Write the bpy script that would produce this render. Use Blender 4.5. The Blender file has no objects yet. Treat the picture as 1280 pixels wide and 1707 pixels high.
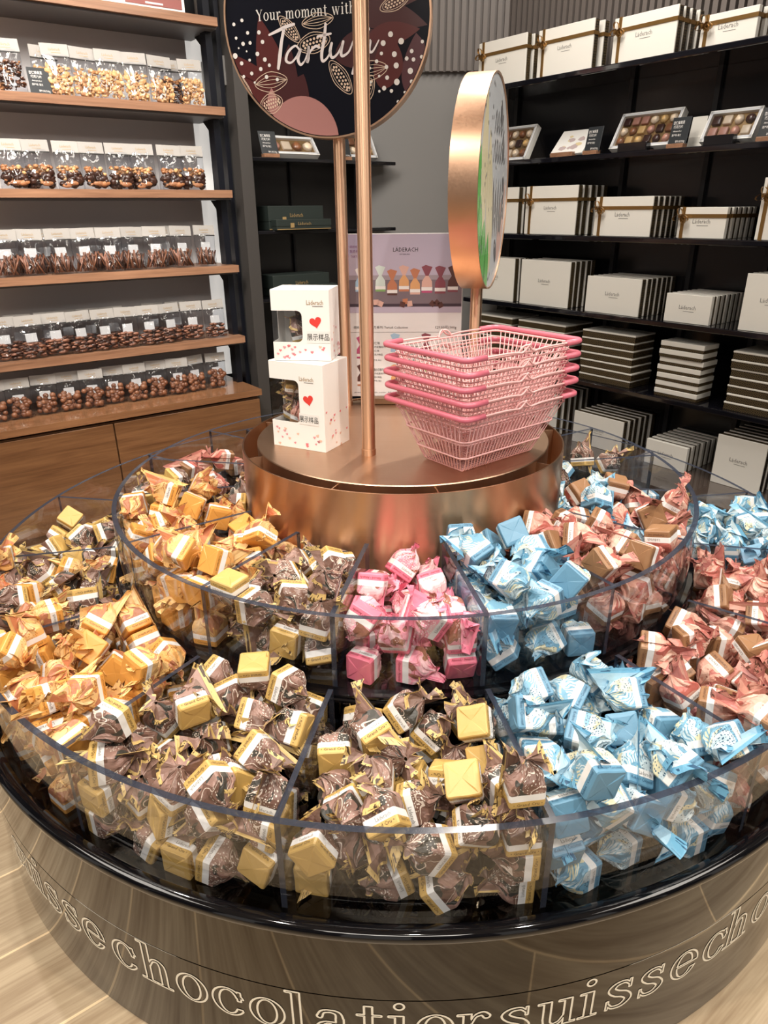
import bpy, bmesh, math, random
import numpy as np
from mathutils import Vector, Matrix, Euler, Quaternion, noise

SC = bpy.context.scene
COL = SC.collection
RAD = math.radians
rnd = random.Random(4)

# ------------------------------------------------------------------ camera, world, lights, exposure
FPX = 1162.05
cam_data = bpy.data.cameras.new('camera')
cam_data.sensor_fit = 'VERTICAL'
cam_data.sensor_height = 36.0
cam_data.lens = 36.0 * FPX / 1707.0
cam_data.clip_start = 0.02
cam_data.clip_end = 60
cam_obj = bpy.data.objects.new('camera', cam_data)
COL.objects.link(cam_obj)
_pi, _ro, _ya = RAD(23.5099), RAD(-0.5840), RAD(-1.6225)
_fw = Vector((math.sin(_ya) * math.cos(_pi), math.cos(_ya) * math.cos(_pi), -math.sin(_pi)))
_r0 = Vector((math.cos(_ya), -math.sin(_ya), 0))
_u0 = _r0.cross(_fw)
_R = _r0 * math.cos(_ro) + _u0 * math.sin(_ro)
_U = -_r0 * math.sin(_ro) + _u0 * math.cos(_ro)
cam_obj.matrix_world = Matrix(((_R.x, _U.x, -_fw.x, 0), (_R.y, _U.y, -_fw.y, -1.6672), (_R.z, _U.z, -_fw.z, 1.2743), (0, 0, 0, 1)))
SC.camera = cam_obj

SC.view_settings.view_transform = 'Standard'
SC.view_settings.look = 'None'
SC.view_settings.gamma = 1.0
SC.view_settings.exposure = 0.12
SC.view_settings.use_curve_mapping = False
SC.cycles.transparent_max_bounces = 32
SC.cycles.max_bounces = 10
SC.cycles.sample_clamp_indirect = 6.0
SC.cycles.caustics_reflective = True
SC.cycles.caustics_refractive = False

world = bpy.data.worlds.new('shop_ambience')
SC.world = world
world.use_nodes = True
world.node_tree.nodes['Background'].inputs[0].default_value = (1.0, 0.93, 0.86, 1)
world.node_tree.nodes['Background'].inputs[1].default_value = 0.52

def area(name, loc, size, power, target=None, color=(1, 0.93, 0.84), shape='DISK', sy=None, spread=180):
    l = bpy.data.lights.new(name, 'AREA')
    l.shape = shape
    l.size = size
    if sy:
        l.size_y = sy
    l.energy = power
    l.color = color
    l.spread = RAD(spread)
    o = bpy.data.objects.new(name, l)
    COL.objects.link(o)
    o.location = loc
    t = Vector(target) if target else Vector(loc) - Vector((0, 0, 1))
    o.rotation_euler = (t - Vector(loc)).to_track_quat('-Z', 'Y').to_euler()
    return o

def spot(name, loc, target, power, angle, radius=0.04, color=(1, 0.92, 0.82), blend=.5):
    l = bpy.data.lights.new(name, 'SPOT')
    l.energy = power
    l.spot_size = RAD(angle)
    l.spot_blend = blend
    l.shadow_soft_size = radius
    l.color = color
    o = bpy.data.objects.new(name, l)
    COL.objects.link(o)
    o.location = loc
    o.rotation_euler = (Vector(target) - Vector(loc)).to_track_quat('-Z', 'Y').to_euler()
    return o

CEIL = 3.0
# ceiling spotlights over the island
spot('ceiling_spotlight', (-0.9, -1.5, 2.9), (-0.35, -0.55, .4), 96, 62)
spot('ceiling_spotlight', (0.9, -1.5, 2.9), (0.35, -0.55, .4), 96, 62)
spot('ceiling_spotlight', (0.1, -1.9, 2.9), (0.0, -0.6, .4), 80, 60)
spot('ceiling_spotlight', (-1.3, 0.2, 2.9), (-0.5, 0.1, .4), 80, 60)
spot('ceiling_spotlight', (1.3, 0.2, 2.9), (0.5, 0.1, .4), 80, 60)
spot('ceiling_spotlight', (0.35, 0.9, 2.9), (0.1, -.1, .7), 96, 55)
# added overhead fills, no fixture known: shelf washers, then front and side panels
area('fill_panel', (-0.95, -0.1, 2.9), 0.5, 24, (-1.35, 1.7, 1.15), shape='RECTANGLE', sy=1.2, spread=75)
area('fill_panel', (-0.55, 0.35, 2.9), 0.4, 22, (-1.0, 1.6, 1.1), shape='RECTANGLE', sy=.8)
area('fill_panel', (0.55, 1.0, 2.85), 0.4, 34, (0.95, 1.55, 1.2), shape='RECTANGLE', sy=1.6)
area('fill_panel', (-0.1, -3.2, 2.9), 1.6, 46, shape='RECTANGLE', sy=.8)
area('fill_panel', (-2.3, -1.2, 2.9), 1.2, 45, shape='RECTANGLE', sy=1.6)
area('fill_panel', (2.3, -1.2, 2.9), 1.2, 45, shape='RECTANGLE', sy=1.6)

# ------------------------------------------------------------------ materials
MATS = {}
def mat(name, color=(.8, .8, .8), rough=.5, metal=0., **kw):
    if name in MATS:
        return MATS[name]
    m = bpy.data.materials.new(name)
    m.use_nodes = True
    b = m.node_tree.nodes['Principled BSDF']
    b.inputs['Base Color'].default_value = (*color, 1)
    b.inputs['Roughness'].default_value = rough
    b.inputs['Metallic'].default_value = metal
    for k, v in kw.items():
        b.inputs[k.replace('_', ' ')].default_value = v
    MATS[name] = m
    return m

class NT:
    """tiny node helper"""
    def __init__(s, m):
        s.m = m; s.t = m.node_tree; s.b = s.t.nodes.get('Principled BSDF')
    def n(s, typ, **kw):
        x = s.t.nodes.new(typ)
        for k, v in kw.items():
            if k in ('i',):
                for kk, vv in v.items():
                    if isinstance(vv, bpy.types.NodeSocket):
                        s.t.links.new(vv, x.inputs[kk])
                    else:
                        x.inputs[kk].default_value = vv
            else:
                setattr(x, k, v)
        return x
    def math(s, op, a, b=None, c=None):
        x = s.t.nodes.new('ShaderNodeMath'); x.operation = op
        for i, v in enumerate((a, b, c)):
            if v is None: continue
            if isinstance(v, bpy.types.NodeSocket): s.t.links.new(v, x.inputs[i])
            else: x.inputs[i].default_value = v
        return x.outputs[0]
    def mix(s, f, a, b):
        x = s.t.nodes.new('ShaderNodeMix'); x.data_type = 'RGBA'
        for i, v in ((0, f), (6, a), (7, b)):
            if isinstance(v, bpy.types.NodeSocket): s.t.links.new(v, x.inputs[i])
            elif i == 0: x.inputs[0].default_value = v
            else: x.inputs[i].default_value = (*v, 1)
        return x.outputs[2]
    def link(s, a, b): s.t.links.new(a, b)

def bump(nt, h, strength=.2, dist=.01):
    bn = nt.n('ShaderNodeBump', i={'Strength': strength, 'Distance': dist, 'Height': h})
    nt.link(bn.outputs[0], nt.b.inputs['Normal'])

def wood(name, c1, c2, rough=.4, angle=0., scale=1., planks=None, axis='x', coat=0.):
    if name in MATS: return MATS[name]
    m = mat(name, c1, rough); nt = NT(m)
    if coat: nt.b.inputs['Coat Weight'].default_value = coat
    tc = nt.n('ShaderNodeTexCoord')
    mp = nt.n('ShaderNodeMapping', i={'Vector': tc.outputs['Object']}); mp.inputs['Rotation'].default_value = (0, 0, -angle)
    st = nt.n('ShaderNodeMapping', i={'Vector': mp.outputs[0]})
    st.inputs['Scale'].default_value = {'x': (1.2 * scale, 16 * scale, 16 * scale), 'z': (16 * scale, 16 * scale, 1.2 * scale)}[axis]
    n1 = nt.n('ShaderNodeTexNoise', i={'Vector': st.outputs[0], 'Scale': 2.2, 'Detail': 8.0, 'Roughness': .62, 'Distortion': .5})
    st2 = nt.n('ShaderNodeMapping', i={'Vector': mp.outputs[0]})
    st2.inputs['Scale'].default_value = {'x': (3 * scale, 90 * scale, 90 * scale), 'z': (90 * scale, 90 * scale, 3 * scale)}[axis]
    n2 = nt.n('ShaderNodeTexNoise', i={'Vector': st2.outputs[0], 'Scale': 2.0, 'Detail': 4.0})
    f = nt.math('ADD', nt.math('MULTIPLY', n1.outputs[0], .75), nt.math('MULTIPLY', n2.outputs[0], .35))
    ramp = nt.n('ShaderNodeMapRange', i={'Value': f, 'From Min': .38, 'From Max': .72})
    col = nt.mix(ramp.outputs[0], c2, c1)
    if planks:
        L, Wd = planks
        br = nt.n('ShaderNodeTexBrick', i={'Vector': mp.outputs[0], 'Scale': 1.0, 'Mortar Size': .0025, 'Brick Width': L, 'Row Height': Wd, 'Color1': (.82, .82, .82, 1), 'Color2': (1.08, 1.05, 1.0, 1), 'Mortar': (1.9, 1.85, 1.7, 1), 'Bias': 0.0})
        br.offset = .37
        mul = nt.n('ShaderNodeMix'); mul.data_type = 'RGBA'; mul.blend_type = 'MULTIPLY'; mul.inputs[0].default_value = 1
        nt.link(col, mul.inputs[6]); nt.link(br.outputs[0], mul.inputs[7]); col = mul.outputs[2]
    nt.link(col, nt.b.inputs['Base Color'])
    bump(nt, n2.outputs[0], .12, .002)
    return m

def brushed(name, c, rough=.28, mode='disc'):
    if name in MATS: return MATS[name]
    m = mat(name, c, rough, 1.0); nt = NT(m)
    tc = nt.n('ShaderNodeTexCoord')
    mp = nt.n('ShaderNodeMapping', i={'Vector': tc.outputs['Object']})
    mp.inputs['Scale'].default_value = (4, 4, 700) if mode == 'side' else ((4, 4, 900) if mode == 'pole' else (14, 500, 14))
    n = nt.n('ShaderNodeTexNoise', i={'Vector': mp.outputs[0], 'Scale': 1.0, 'Detail': 3.0})
    n2 = nt.n('ShaderNodeTexNoise', i={'Vector': tc.outputs['Object'], 'Scale': 7.0, 'Detail': 3.0})
    r = nt.math('ADD', nt.math('MULTIPLY', n.outputs[0], .16), nt.math('MULTIPLY', n2.outputs[0], .1))
    nt.link(nt.math('ADD', r, rough - .13), nt.b.inputs['Roughness'])
    bump(nt, n.outputs[0], .10, .0006)
    if mode != 'disc':
        tg = nt.n('ShaderNodeTangent'); tg.direction_type = 'RADIAL'; tg.axis = 'Z'
        nt.link(tg.outputs[0], nt.b.inputs['Tangent']); nt.b.inputs['Anisotropic'].default_value = .8; nt.b.inputs['Anisotropic Rotation'].default_value = .25
    return m

M_WHITE = mat('white_card', (.86, .85, .82), .45)
M_IVORY = mat('ivory_box', (.80, .78, .72), .4)
M_BLACK = mat('black_laminate', (.006, .006, .008), .16, 0, Coat_Weight=.3)
M_BLACKM = mat('black_matt', (.009, .009, .011), .45)
M_GREY = mat('grey_back_panel', (.66, .65, .665), .6)
M_HEADER = mat('header_card', (.38, .36, .34), .5)
M_COPPER_SIDE = brushed('brushed_copper_band', (.60, .365, .225), .34, 'side')
M_COPPER_TOP = brushed('brushed_copper_plate', (.54, .355, .24), .36, 'disc')
M_COPPER_POLE = mat('copper_tube', (.70, .45, .30), .40, 1.0, Anisotropic=.85, Anisotropic_Rotation=.25)
_nt = NT(M_COPPER_POLE); _tg = _nt.n('ShaderNodeTangent'); _tg.direction_type = 'RADIAL'; _tg.axis = 'Z'; _nt.link(_tg.outputs[0], _nt.b.inputs['Tangent'])
M_SHELFWOOD = wood('oak_shelf', (.38, .20, .115), (.20, .098, .055), .38, angle=RAD(38), coat=.15)
M_CABINET = wood('walnut_cabinet', (.24, .115, .05), (.12, .052, .022), .32, angle=RAD(38), coat=.25)
M_FLOOR = wood('light_oak_floor', (.55, .445, .31), (.27, .19, .115), .38, angle=RAD(38), scale=.8, planks=(1.3, .19))
M_BLKGLOSS = mat('black_gloss_acrylic', (.003, .003, .004), .05, 0, Specular_IOR_Level=.5, Coat_Weight=.25)
M_MIRROR = mat('black_mirror', (.11, .11, .12), .04, 1.0)
M_GOLDTXT = mat('gold_print', (.42, .28, .12), .4, .3)
M_GREYTXT = mat('grey_print', (.22, .21, .20), .5)
M_DARKTXT = mat('dark_print', (.02, .018, .016), .5)
M_WHITETXT = mat('white_print', (.85, .83, .8), .5)
M_RED = mat('red_heart_print', (.72, .05, .04), .5)
M_RIBBON = mat('gold_brown_ribbon', (.30, .17, .055), .28, .65)
M_RIBS = mat('grey_brown_panel', (.135, .115, .105), .5)
M_CHAMFER = mat('grey_panel', (.19, .185, .18), .38)

def clear(name, tint=(1, 1, 1), gloss=.06, rough=.02, op=0., opc=(.5, .5, .5), edge=False):
    """clear sheet: transparent with a fresnel gloss"""
    if name in MATS: return MATS[name]
    m = bpy.data.materials.new(name); m.use_nodes = True; t = m.node_tree; t.nodes.remove(t.nodes['Principled BSDF'])
    out = t.nodes['Material Output']
    tr = t.nodes.new('ShaderNodeBsdfTransparent'); tr.inputs[0].default_value = (*tint, 1)
    gl = t.nodes.new('ShaderNodeBsdfGlossy'); gl.inputs['Roughness'].default_value = rough
    fc = t.nodes.new('ShaderNodeLayerWeight'); fc.inputs['Blend'].default_value = .5
    fr = t.nodes.new('ShaderNodeMath'); fr.operation = 'POWER'; fr.inputs[1].default_value = 4.0; t.links.new(fc.outputs['Facing'], fr.inputs[0])
    mx = t.nodes.new('ShaderNodeMixShader')
    mm = t.nodes.new('ShaderNodeMath'); mm.operation = 'MULTIPLY_ADD'; mm.inputs[1].default_value = .7; mm.inputs[2].default_value = gloss
    t.links.new(fr.outputs[0], mm.inputs[0]); t.links.new(mm.outputs[0], mx.inputs[0])
    t.links.new(tr.outputs[0], mx.inputs[1]); t.links.new(gl.outputs[0], mx.inputs[2])
    last = mx
    if op > 0:
        df = t.nodes.new('ShaderNodeBsdfDiffuse'); df.inputs[0].default_value = (*opc, 1)
        m2 = t.nodes.new('ShaderNodeMixShader'); m2.inputs[0].default_value = op
        t.links.new(mx.outputs[0], m2.inputs[1]); t.links.new(df.outputs[0], m2.inputs[2]); last = m2
    t.links.new(last.outputs[0], out.inputs['Surface'])
    MATS[name] = m
    return m
M_ACRYL = clear('clear_acrylic', (.97, .975, .985), .035, .01)
M_ACRYL_EDGE = clear('acrylic_cut_edge', (.30, .34, .42), .20, .12, .62, (.040, .046, .066))
M_FILM = clear('cellophane', (.93, .94, .96), .06, .10)

# ------------------------------------------------------------------ geometry helpers
class MB:
    def __init__(s):
        s.v = []; s.f = []; s.m = []
    def add(s, vs, fs, mi=0, M=None):
        b = len(s.v)
        s.v += [tuple(M @ Vector(p)) if M is not None else tuple(p) for p in vs]
        s.f += [tuple(i + b for i in f) for f in fs]
        s.m += [mi] * len(fs)
    def box(s, c, d, mi=0, M=None, rz=0, bev=0):
        x, y, z = (q / 2 for q in d)
        vs = [(a, b, e) for e in (-z, z) for a, b in ((-x, -y), (x, -y), (x, y), (-x, y))]
        T = Matrix.Translation(Vector(c)) @ Matrix.Rotation(rz, 4, 'Z')
        if M is not None: T = M @ T
        s.add(vs, [(3, 2, 1, 0), (4, 5, 6, 7), (0, 1, 5, 4), (1, 2, 6, 5), (2, 3, 7, 6), (3, 0, 4, 7)], mi, T)
    def rbox(s, c, d, r, mi=0, M=None, rz=0):
        """box with rounded vertical and horizontal edges (3-step chamfer)"""
        x, y, z = (q / 2 for q in d)
        r = min(r, x * .9, y * .9, z * .9)
        vs = []; rings = []
        prof = [(-z, r), (-z + r * .3, r * .3), (-z + r, 0), (z - r, 0), (z - r * .3, r * .3), (z, r)]
        for zz, ins in prof:
            ring = []
            for sx, sy, a0 in ((1, -1, -90), (1, 1, 0), (-1, 1, 90), (-1, -1, 180)):
                for k in range(3):
                    a = RAD(a0 + 45 * k)
                    rr = max(r - ins, 0)
                    ring.append(len(vs)); vs.append((sx * (x - r) + rr * math.cos(a), sy * (y - r) + rr * math.sin(a), zz))
            rings.append(ring)
        fs = []
        for a, b in zip(rings, rings[1:]):
            for i in range(12):
                j = (i + 1) % 12; fs.append((a[i], a[j], b[j], b[i]))
        fs.append(tuple(reversed(rings[0]))); fs.append(tuple(rings[-1]))
        T = Matrix.Translation(Vector(c)) @ Matrix.Rotation(rz, 4, 'Z')
        if M is not None: T = M @ T
        s.add(vs, fs, mi, T)
    def lathe(s, prof, seg=96, a0=0., a1=360., mi=0, M=None, close=False, mis=None):
        full = abs(a1 - a0 - 360) < 1e-6
        n = seg if full else seg + 1
        vs = []
        for r, z in prof:
            for i in range(n):
                a = RAD(a0 + (a1 - a0) * i / seg); vs.append((r * math.cos(a), r * math.sin(a), z))
        K = len(prof); rng = range(K if close else K - 1)
        for k in rng:
            k2 = (k + 1) % K; fs = []
            for i in range(seg):
                j = (i + 1) % n if full else i + 1
                fs.append((k * n + i, k * n + j, k2 * n + j, k2 * n + i))
            if k == 0: b = len(s.v); s.v += [tuple(M @ Vector(p)) if M is not None else p for p in vs]
            s.f += [tuple(q + b for q in f) for f in fs]; s.m += [mis[k] if mis else mi] * len(fs)
    def tube(s, pts, r, seg=8, mi=0, M=None, closed=False, cap=True):
        pts = [Vector(p) for p in pts]; n = len(pts); vs = []; prev = None
        for i, p in enumerate(pts):
            if closed: t = pts[(i + 1) % n] - pts[i - 1]
            else: t = pts[min(i + 1, n - 1)] - pts[max(i - 1, 0)]
            t.normalize()
            if prev is None:
                up = Vector((0, 0, 1)) if abs(t.z) < .9 else Vector((1, 0, 0))
                a = t.cross(up).normalized()
            else:
                a = (prev - t * prev.dot(t))
                a = a.normalized() if a.length > 1e-6 else t.orthogonal().normalized()
            prev = a; b = t.cross(a)
            rr = r[i] if isinstance(r, (list, tuple)) else r
            for k in range(seg):
                an = 2 * math.pi * k / seg; vs.append(p + a * (rr * math.cos(an)) + b * (rr * math.sin(an)))
        fs = []
        for i in range(n if closed else n - 1):
            i2 = (i + 1) % n
            for k in range(seg):
                k2 = (k + 1) % seg; fs.append((i * seg + k, i * seg + k2, i2 * seg + k2, i2 * seg + k))
        if not closed and cap:
            fs.append(tuple(reversed(range(seg)))); fs.append(tuple((n - 1) * seg + k for k in range(seg)))
        s.add(vs, fs, mi, M)
    def prism(s, poly, h, mi=0, M=None):
        n = len(poly)
        vs = [(x, y, 0) for x, y in poly] + [(x, y, h) for x, y in poly]
        fs = [tuple(reversed(range(n))), tuple(range(n, 2 * n))] + [(i, (i + 1) % n, n + (i + 1) % n, n + i) for i in range(n)]
        s.add(vs, fs, mi, M)
    def lump(s, c, r, sq=(1, 1, 1), nz=.25, seed=0., mi=0, M=None, sub=1):
        vs, fs = ICO[sub]; out = []
        for v in vs:
            v = Vector(v); k = 1 + nz * noise.noise(v * 1.7 + Vector((seed, seed * 1.3, 0)))
            out.append((c[0] + v.x * r * sq[0] * k, c[1] + v.y * r * sq[1] * k, c[2] + v.z * r * sq[2] * k))
        s.add(out, fs, mi, M)
    def mesh(s, name, mats, smooth=False):
        me = bpy.data.meshes.new(name)
        me.from_pydata(s.v, [], s.f)
        for m in (mats if isinstance(mats, (list, tuple)) else [mats]): me.materials.append(m)
        me.polygons.foreach_set('material_index', s.m)
        if smooth: me.polygons.foreach_set('use_smooth', [True] * len(s.f))
        me.update(); return me
    def build(s, name, mats, parent=None, smooth=False, loc=(0, 0, 0), rot=None, fix=True):
        me = s.mesh(name, mats, smooth)
        if fix:
            bm = bmesh.new(); bm.from_mesh(me); bmesh.ops.recalc_face_normals(bm, faces=bm.faces); bm.to_mesh(me); bm.free()
        return link(name, me, parent, loc, rot)

def link(name, me, parent=None, loc=(0, 0, 0), rot=None):
    o = bpy.data.objects.new(name, me); COL.objects.link(o); o.location = loc
    if rot is not None: o.rotation_euler = rot
    if parent: o.parent = parent
    return o

def _ico(sub):
    bm = bmesh.new(); bmesh.ops.create_icosphere(bm, subdivisions=sub, radius=1)
    bm.verts.ensure_lookup_table()
    r = ([tuple(v.co) for v in bm.verts], [tuple(v.index for v in f.verts) for f in bm.faces]); bm.free(); return r
ICO = {1: _ico(1), 2: _ico(2), 3: _ico(3)}

def tag(o, label=None, cat=None, group=None, kind=None):
    if label: o['label'] = label
    if cat: o['category'] = cat
    if group: o['group'] = group
    if kind: o['kind'] = kind
    return o
def empty(name, loc=(0, 0, 0), rot=(0, 0, 0)):
    o = bpy.data.objects.new(name, None); COL.objects.link(o); o.location = loc; o.rotation_euler = rot
    o.empty_display_size = .05
    return o
def copy_tree(o, parent=None):
    c = o.copy(); COL.objects.link(c)
    if parent: c.parent = parent
    for ch in list(o.children):
        copy_tree(ch, c)
    return c
def smooth_by_angle(o, deg=35):
    me = o.data
    me.polygons.foreach_set('use_smooth', [True] * len(me.polygons))
    try: me.set_sharp_from_angle(angle=RAD(deg))
    except Exception: pass

# flat text as mesh data: (verts2d, faces), cached
_TX = {}
def text_geo(s, res=1, shear=0.):
    k = (s, res, shear)
    if k in _TX: return _TX[k]
    c = bpy.data.curves.new('t', 'FONT'); c.body = s; c.resolution_u = res; c.align_x = 'CENTER'; c.shear = shear
    o = bpy.data.objects.new('t', c); COL.objects.link(o)
    dg = bpy.context.evaluated_depsgraph_get(); dg.update()
    me = bpy.data.meshes.new_from_object(o.evaluated_get(dg))
    vs = [(v.co.x, v.co.y) for v in me.vertices]; fs = [tuple(p.vertices) for p in me.polygons]
    bpy.data.objects.remove(o); bpy.data.curves.remove(c); bpy.data.meshes.remove(me)
    xs = [v[0] for v in vs] or [0]
    mid = (min(xs) + max(xs)) / 2; w = max(xs) - min(xs)
    vs = [(x - mid, y) for x, y in vs]
    _TX[k] = (vs, fs, w); return _TX[k]
def add_text(mb, s, height, width=None, mi=0, M=None, lift=.0004, res=1, shear=0.):
    """text centred at the origin of M, reading along +x, up +y, facing +z"""
    vs, fs, w = text_geo(s, res, shear)
    k = height / .73; kx = k if not width else width / max(w, 1e-6)
    mb.add([(x * kx, y * k - height / 2, lift) for x, y in vs], fs, mi, M)
def disc(mb, x, y, r, z, mi=0, M=None, n=16, ry=None, rot=0):
    ry = ry or r; c, s_ = math.cos(rot), math.sin(rot)
    vs = [(x + r * math.cos(2 * math.pi * i / n) * c - ry * math.sin(2 * math.pi * i / n) * s_, y + r * math.cos(2 * math.pi * i / n) * s_ + ry * math.sin(2 * math.pi * i / n) * c, z) for i in range(n)]
    mb.add(vs, [tuple(range(n))], mi, M)
def stroke(mb, pts, w, z, mi=0, M=None, closed=False):
    """flat ribbon along 2-D points, width w (number or list)"""
    n = len(pts); vs = []
    for i in range(n):
        a = Vector(pts[i - 1] if (closed or i) else pts[0]); b = Vector(pts[(i + 1) % n] if (closed or i < n - 1) else pts[-1])
        t = (b - a); t = t.normalized() if t.length > 1e-9 else Vector((1, 0)); nn = Vector((-t.y, t.x))
        ww = (w[i] if isinstance(w, (list, tuple)) else w) / 2
        p = Vector(pts[i]); vs += [(*(p + nn * ww), z), (*(p - nn * ww), z)]
    fs = [(2 * i, 2 * i + 1, 2 * ((i + 1) % n) + 1, 2 * ((i + 1) % n)) for i in range(n if closed else n - 1)]
    mb.add(vs, fs, mi, M)
def bez(p, n=10):
    """smooth catmull-rom through points"""
    p = [Vector(q) for q in p]; out = []
    for i in range(len(p) - 1):
        a = p[max(i - 1, 0)]; b = p[i]; c = p[i + 1]; d = p[min(i + 2, len(p) - 1)]
        for k in range(n):
            t = k / n
            out.append(.5 * ((2 * b) + (c - a) * t + (2 * a - 5 * b + 4 * c - d) * t * t + (-a + 3 * b - 3 * c + d) * t ** 3))
    out.append(p[-1]); return out

# ------------------------------------------------------------------ serif glyphs from distance fields
def _seg(X, Y, a, b, w0, w1):
    ax, ay = a; bx, by = b; dx, dy = bx - ax, by - ay; L = dx * dx + dy * dy + 1e-12
    t = np.clip(((X - ax) * dx + (Y - ay) * dy) / L, 0, 1)
    return np.hypot(X - ax - t * dx, Y - ay - t * dy) - (w0 + (w1 - w0) * t)
def g_stroke(X, Y, pts, ws):
    P = bez(pts, 8); n = len(P); d = np.full(X.shape, 9.)
    W = np.interp(np.linspace(0, 1, n), np.linspace(0, 1, len(ws)), ws)
    for i in range(n - 1): d = np.minimum(d, _seg(X, Y, P[i], P[i + 1], W[i], W[i + 1]))
    return d
def g_rect(X, Y, x0, y0, x1, y1):
    dx = np.maximum(x0 - X, X - x1); dy = np.maximum(y0 - Y, Y - y1)
    return np.where((dx > 0) & (dy > 0), np.hypot(dx, dy), np.maximum(dx, dy))
def g_ell(X, Y, cx, cy, rx, ry):
    u = (X - cx) / rx; v = (Y - cy) / ry; k = np.hypot(u, v); g = np.hypot(u / rx, v / ry) / np.maximum(k, 1e-6)
    return (k - 1) / np.maximum(g, 1e-3)
def g_ring(X, Y, cx, cy, rx, ry, tx, ty):
    return np.maximum(g_ell(X, Y, cx, cy, rx, ry), -g_ell(X, Y, cx, cy, rx - tx, ry - ty))
T_ = .055; S_ = .105
def glyph(ch, X, Y):
    R = lambda *a: g_rect(X, Y, *a)
    U = lambda *a: np.minimum.reduce(a)
    if ch == 'o': return g_ring(X, Y, .48, .5, .46, .52, .2, .06), .96
    if ch == 'c':
        d = np.maximum(g_ring(X, Y, .48, .5, .46, .52, .2, .06), -R(.5, .27, 1.1, .70))
        d = U(d, R(.74, .60, .84, .96)); d = np.maximum(d, -R(.86, -.1, 1.2, .3)); return d, .9
    if ch == 'e':
        d = np.maximum(g_ring(X, Y, .48, .5, .46, .52, .2, .06), -R(.5, .27, 1.1, .48))
        return U(d, R(.2, .48, .9, .54)), .94
    if ch == 's':
        d = g_stroke(X, Y, [(.70, .80), (.55, .95), (.30, .93), (.17, .76), (.32, .58), (.58, .44), (.70, .24), (.52, .04), (.24, .05), (.10, .22)], [.03, .04, .06, .10, .11, .11, .10, .06, .04, .03])
        return U(d, R(.68, .68, .74, 1.0), R(.06, 0, .12, .34)), .8
    if ch == 'i': return U(R(.2, 0, .41, .98), R(.04, 0, .56, T_), R(.04, .98 - T_, .3, .98), g_ell(X, Y, .3, 1.34, .12, .12)), .6
    if ch == 'l': return U(R(.2, 0, .41, 1.5), R(.04, 0, .56, T_), R(.04, 1.5 - T_, .3, 1.5)), .6
    if ch in 'hnmr':
        top = 1.5 if ch == 'h' else .98
        d = U(R(.17, 0, .37, top), R(.02, 0, .52, T_), R(.02, top - T_, .3, top))
        if ch == 'r':
            return U(d, g_stroke(X, Y, [(.36, .62), (.46, .88), (.64, .96), (.74, .86)], [.03, .04, .07, .09])), .8
        def arch(x):
            return U(g_stroke(X, Y, [(x, .66), (x + .12, .90), (x + .30, .95), (x + .42, .82), (x + .44, .6)], [.03, .04, .05, .09, .1]), R(x + .34, 0, x + .54, .66), R(x + .2, 0, x + .68, T_))
        d = U(d, arch(.35))
        if ch == 'm': return U(d, arch(.87)), 1.58
        return d, 1.06
    if ch == 'u':
        return U(R(.17, .3, .37, .98), R(.02, .98 - T_, .37, .98), R(.72, 0, .92, .98), R(.56, .98 - T_, .92, .98), R(.72, 0, 1.06, T_),
                 g_stroke(X, Y, [(.27, .34), (.30, .14), (.44, .05), (.62, .12), (.74, .34)], [.1, .09, .05, .04, .03])), 1.06
    if ch == 'a':
        bowl = g_ring(X, Y, .36, .27, .32, .29, .17, .06)
        bowl = np.maximum(bowl, X - .56)
        return U(bowl, R(.54, .1, .74, .72), g_stroke(X, Y, [(.64, .14), (.74, .03), (.88, .06)], [.08, .05, .03]),
                 g_stroke(X, Y, [(.14, .74), (.22, .92), (.42, .97), (.60, .90), (.64, .68)], [.07, .05, .04, .07, .1]), R(.3, .5, .6, .56)), .9
    if ch == 't':
        return U(R(.2, .2, .4, 1.3), R(.02, .98 - T_, .62, .98), g_stroke(X, Y, [(.3, .22), (.36, .06), (.5, .04), (.62, .16)], [.1, .07, .04, .03])), .66
    if ch == 'Y':
        return U(_seg(X, Y, (.18, 1.38), (.62, .66), .1, .1), _seg(X, Y, (1.04, 1.38), (.62, .66), .035, .035), R(.52, 0, .72, .7), R(.36, 0, .88, T_), R(0, 1.4 - T_, .4, 1.4), R(.86, 1.4 - T_, 1.2, 1.4)), 1.2
    if ch == 'w':
        return U(_seg(X, Y, (.16, .95), (.44, .05), .09, .09), _seg(X, Y, (.72, .9), (.44, .05), .03, .03), _seg(X, Y, (.70, .95), (.98, .05), .09, .09), _seg(X, Y, (1.26, .95), (.98, .05), .03, .03), R(.0, .98 - T_, .36, .98), R(.54, .98 - T_, .9, .98), R(1.1, .98 - T_, 1.42, .98)), 1.4
    return R(0, 0, .01, .01), .5
_GL = {}
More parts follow.
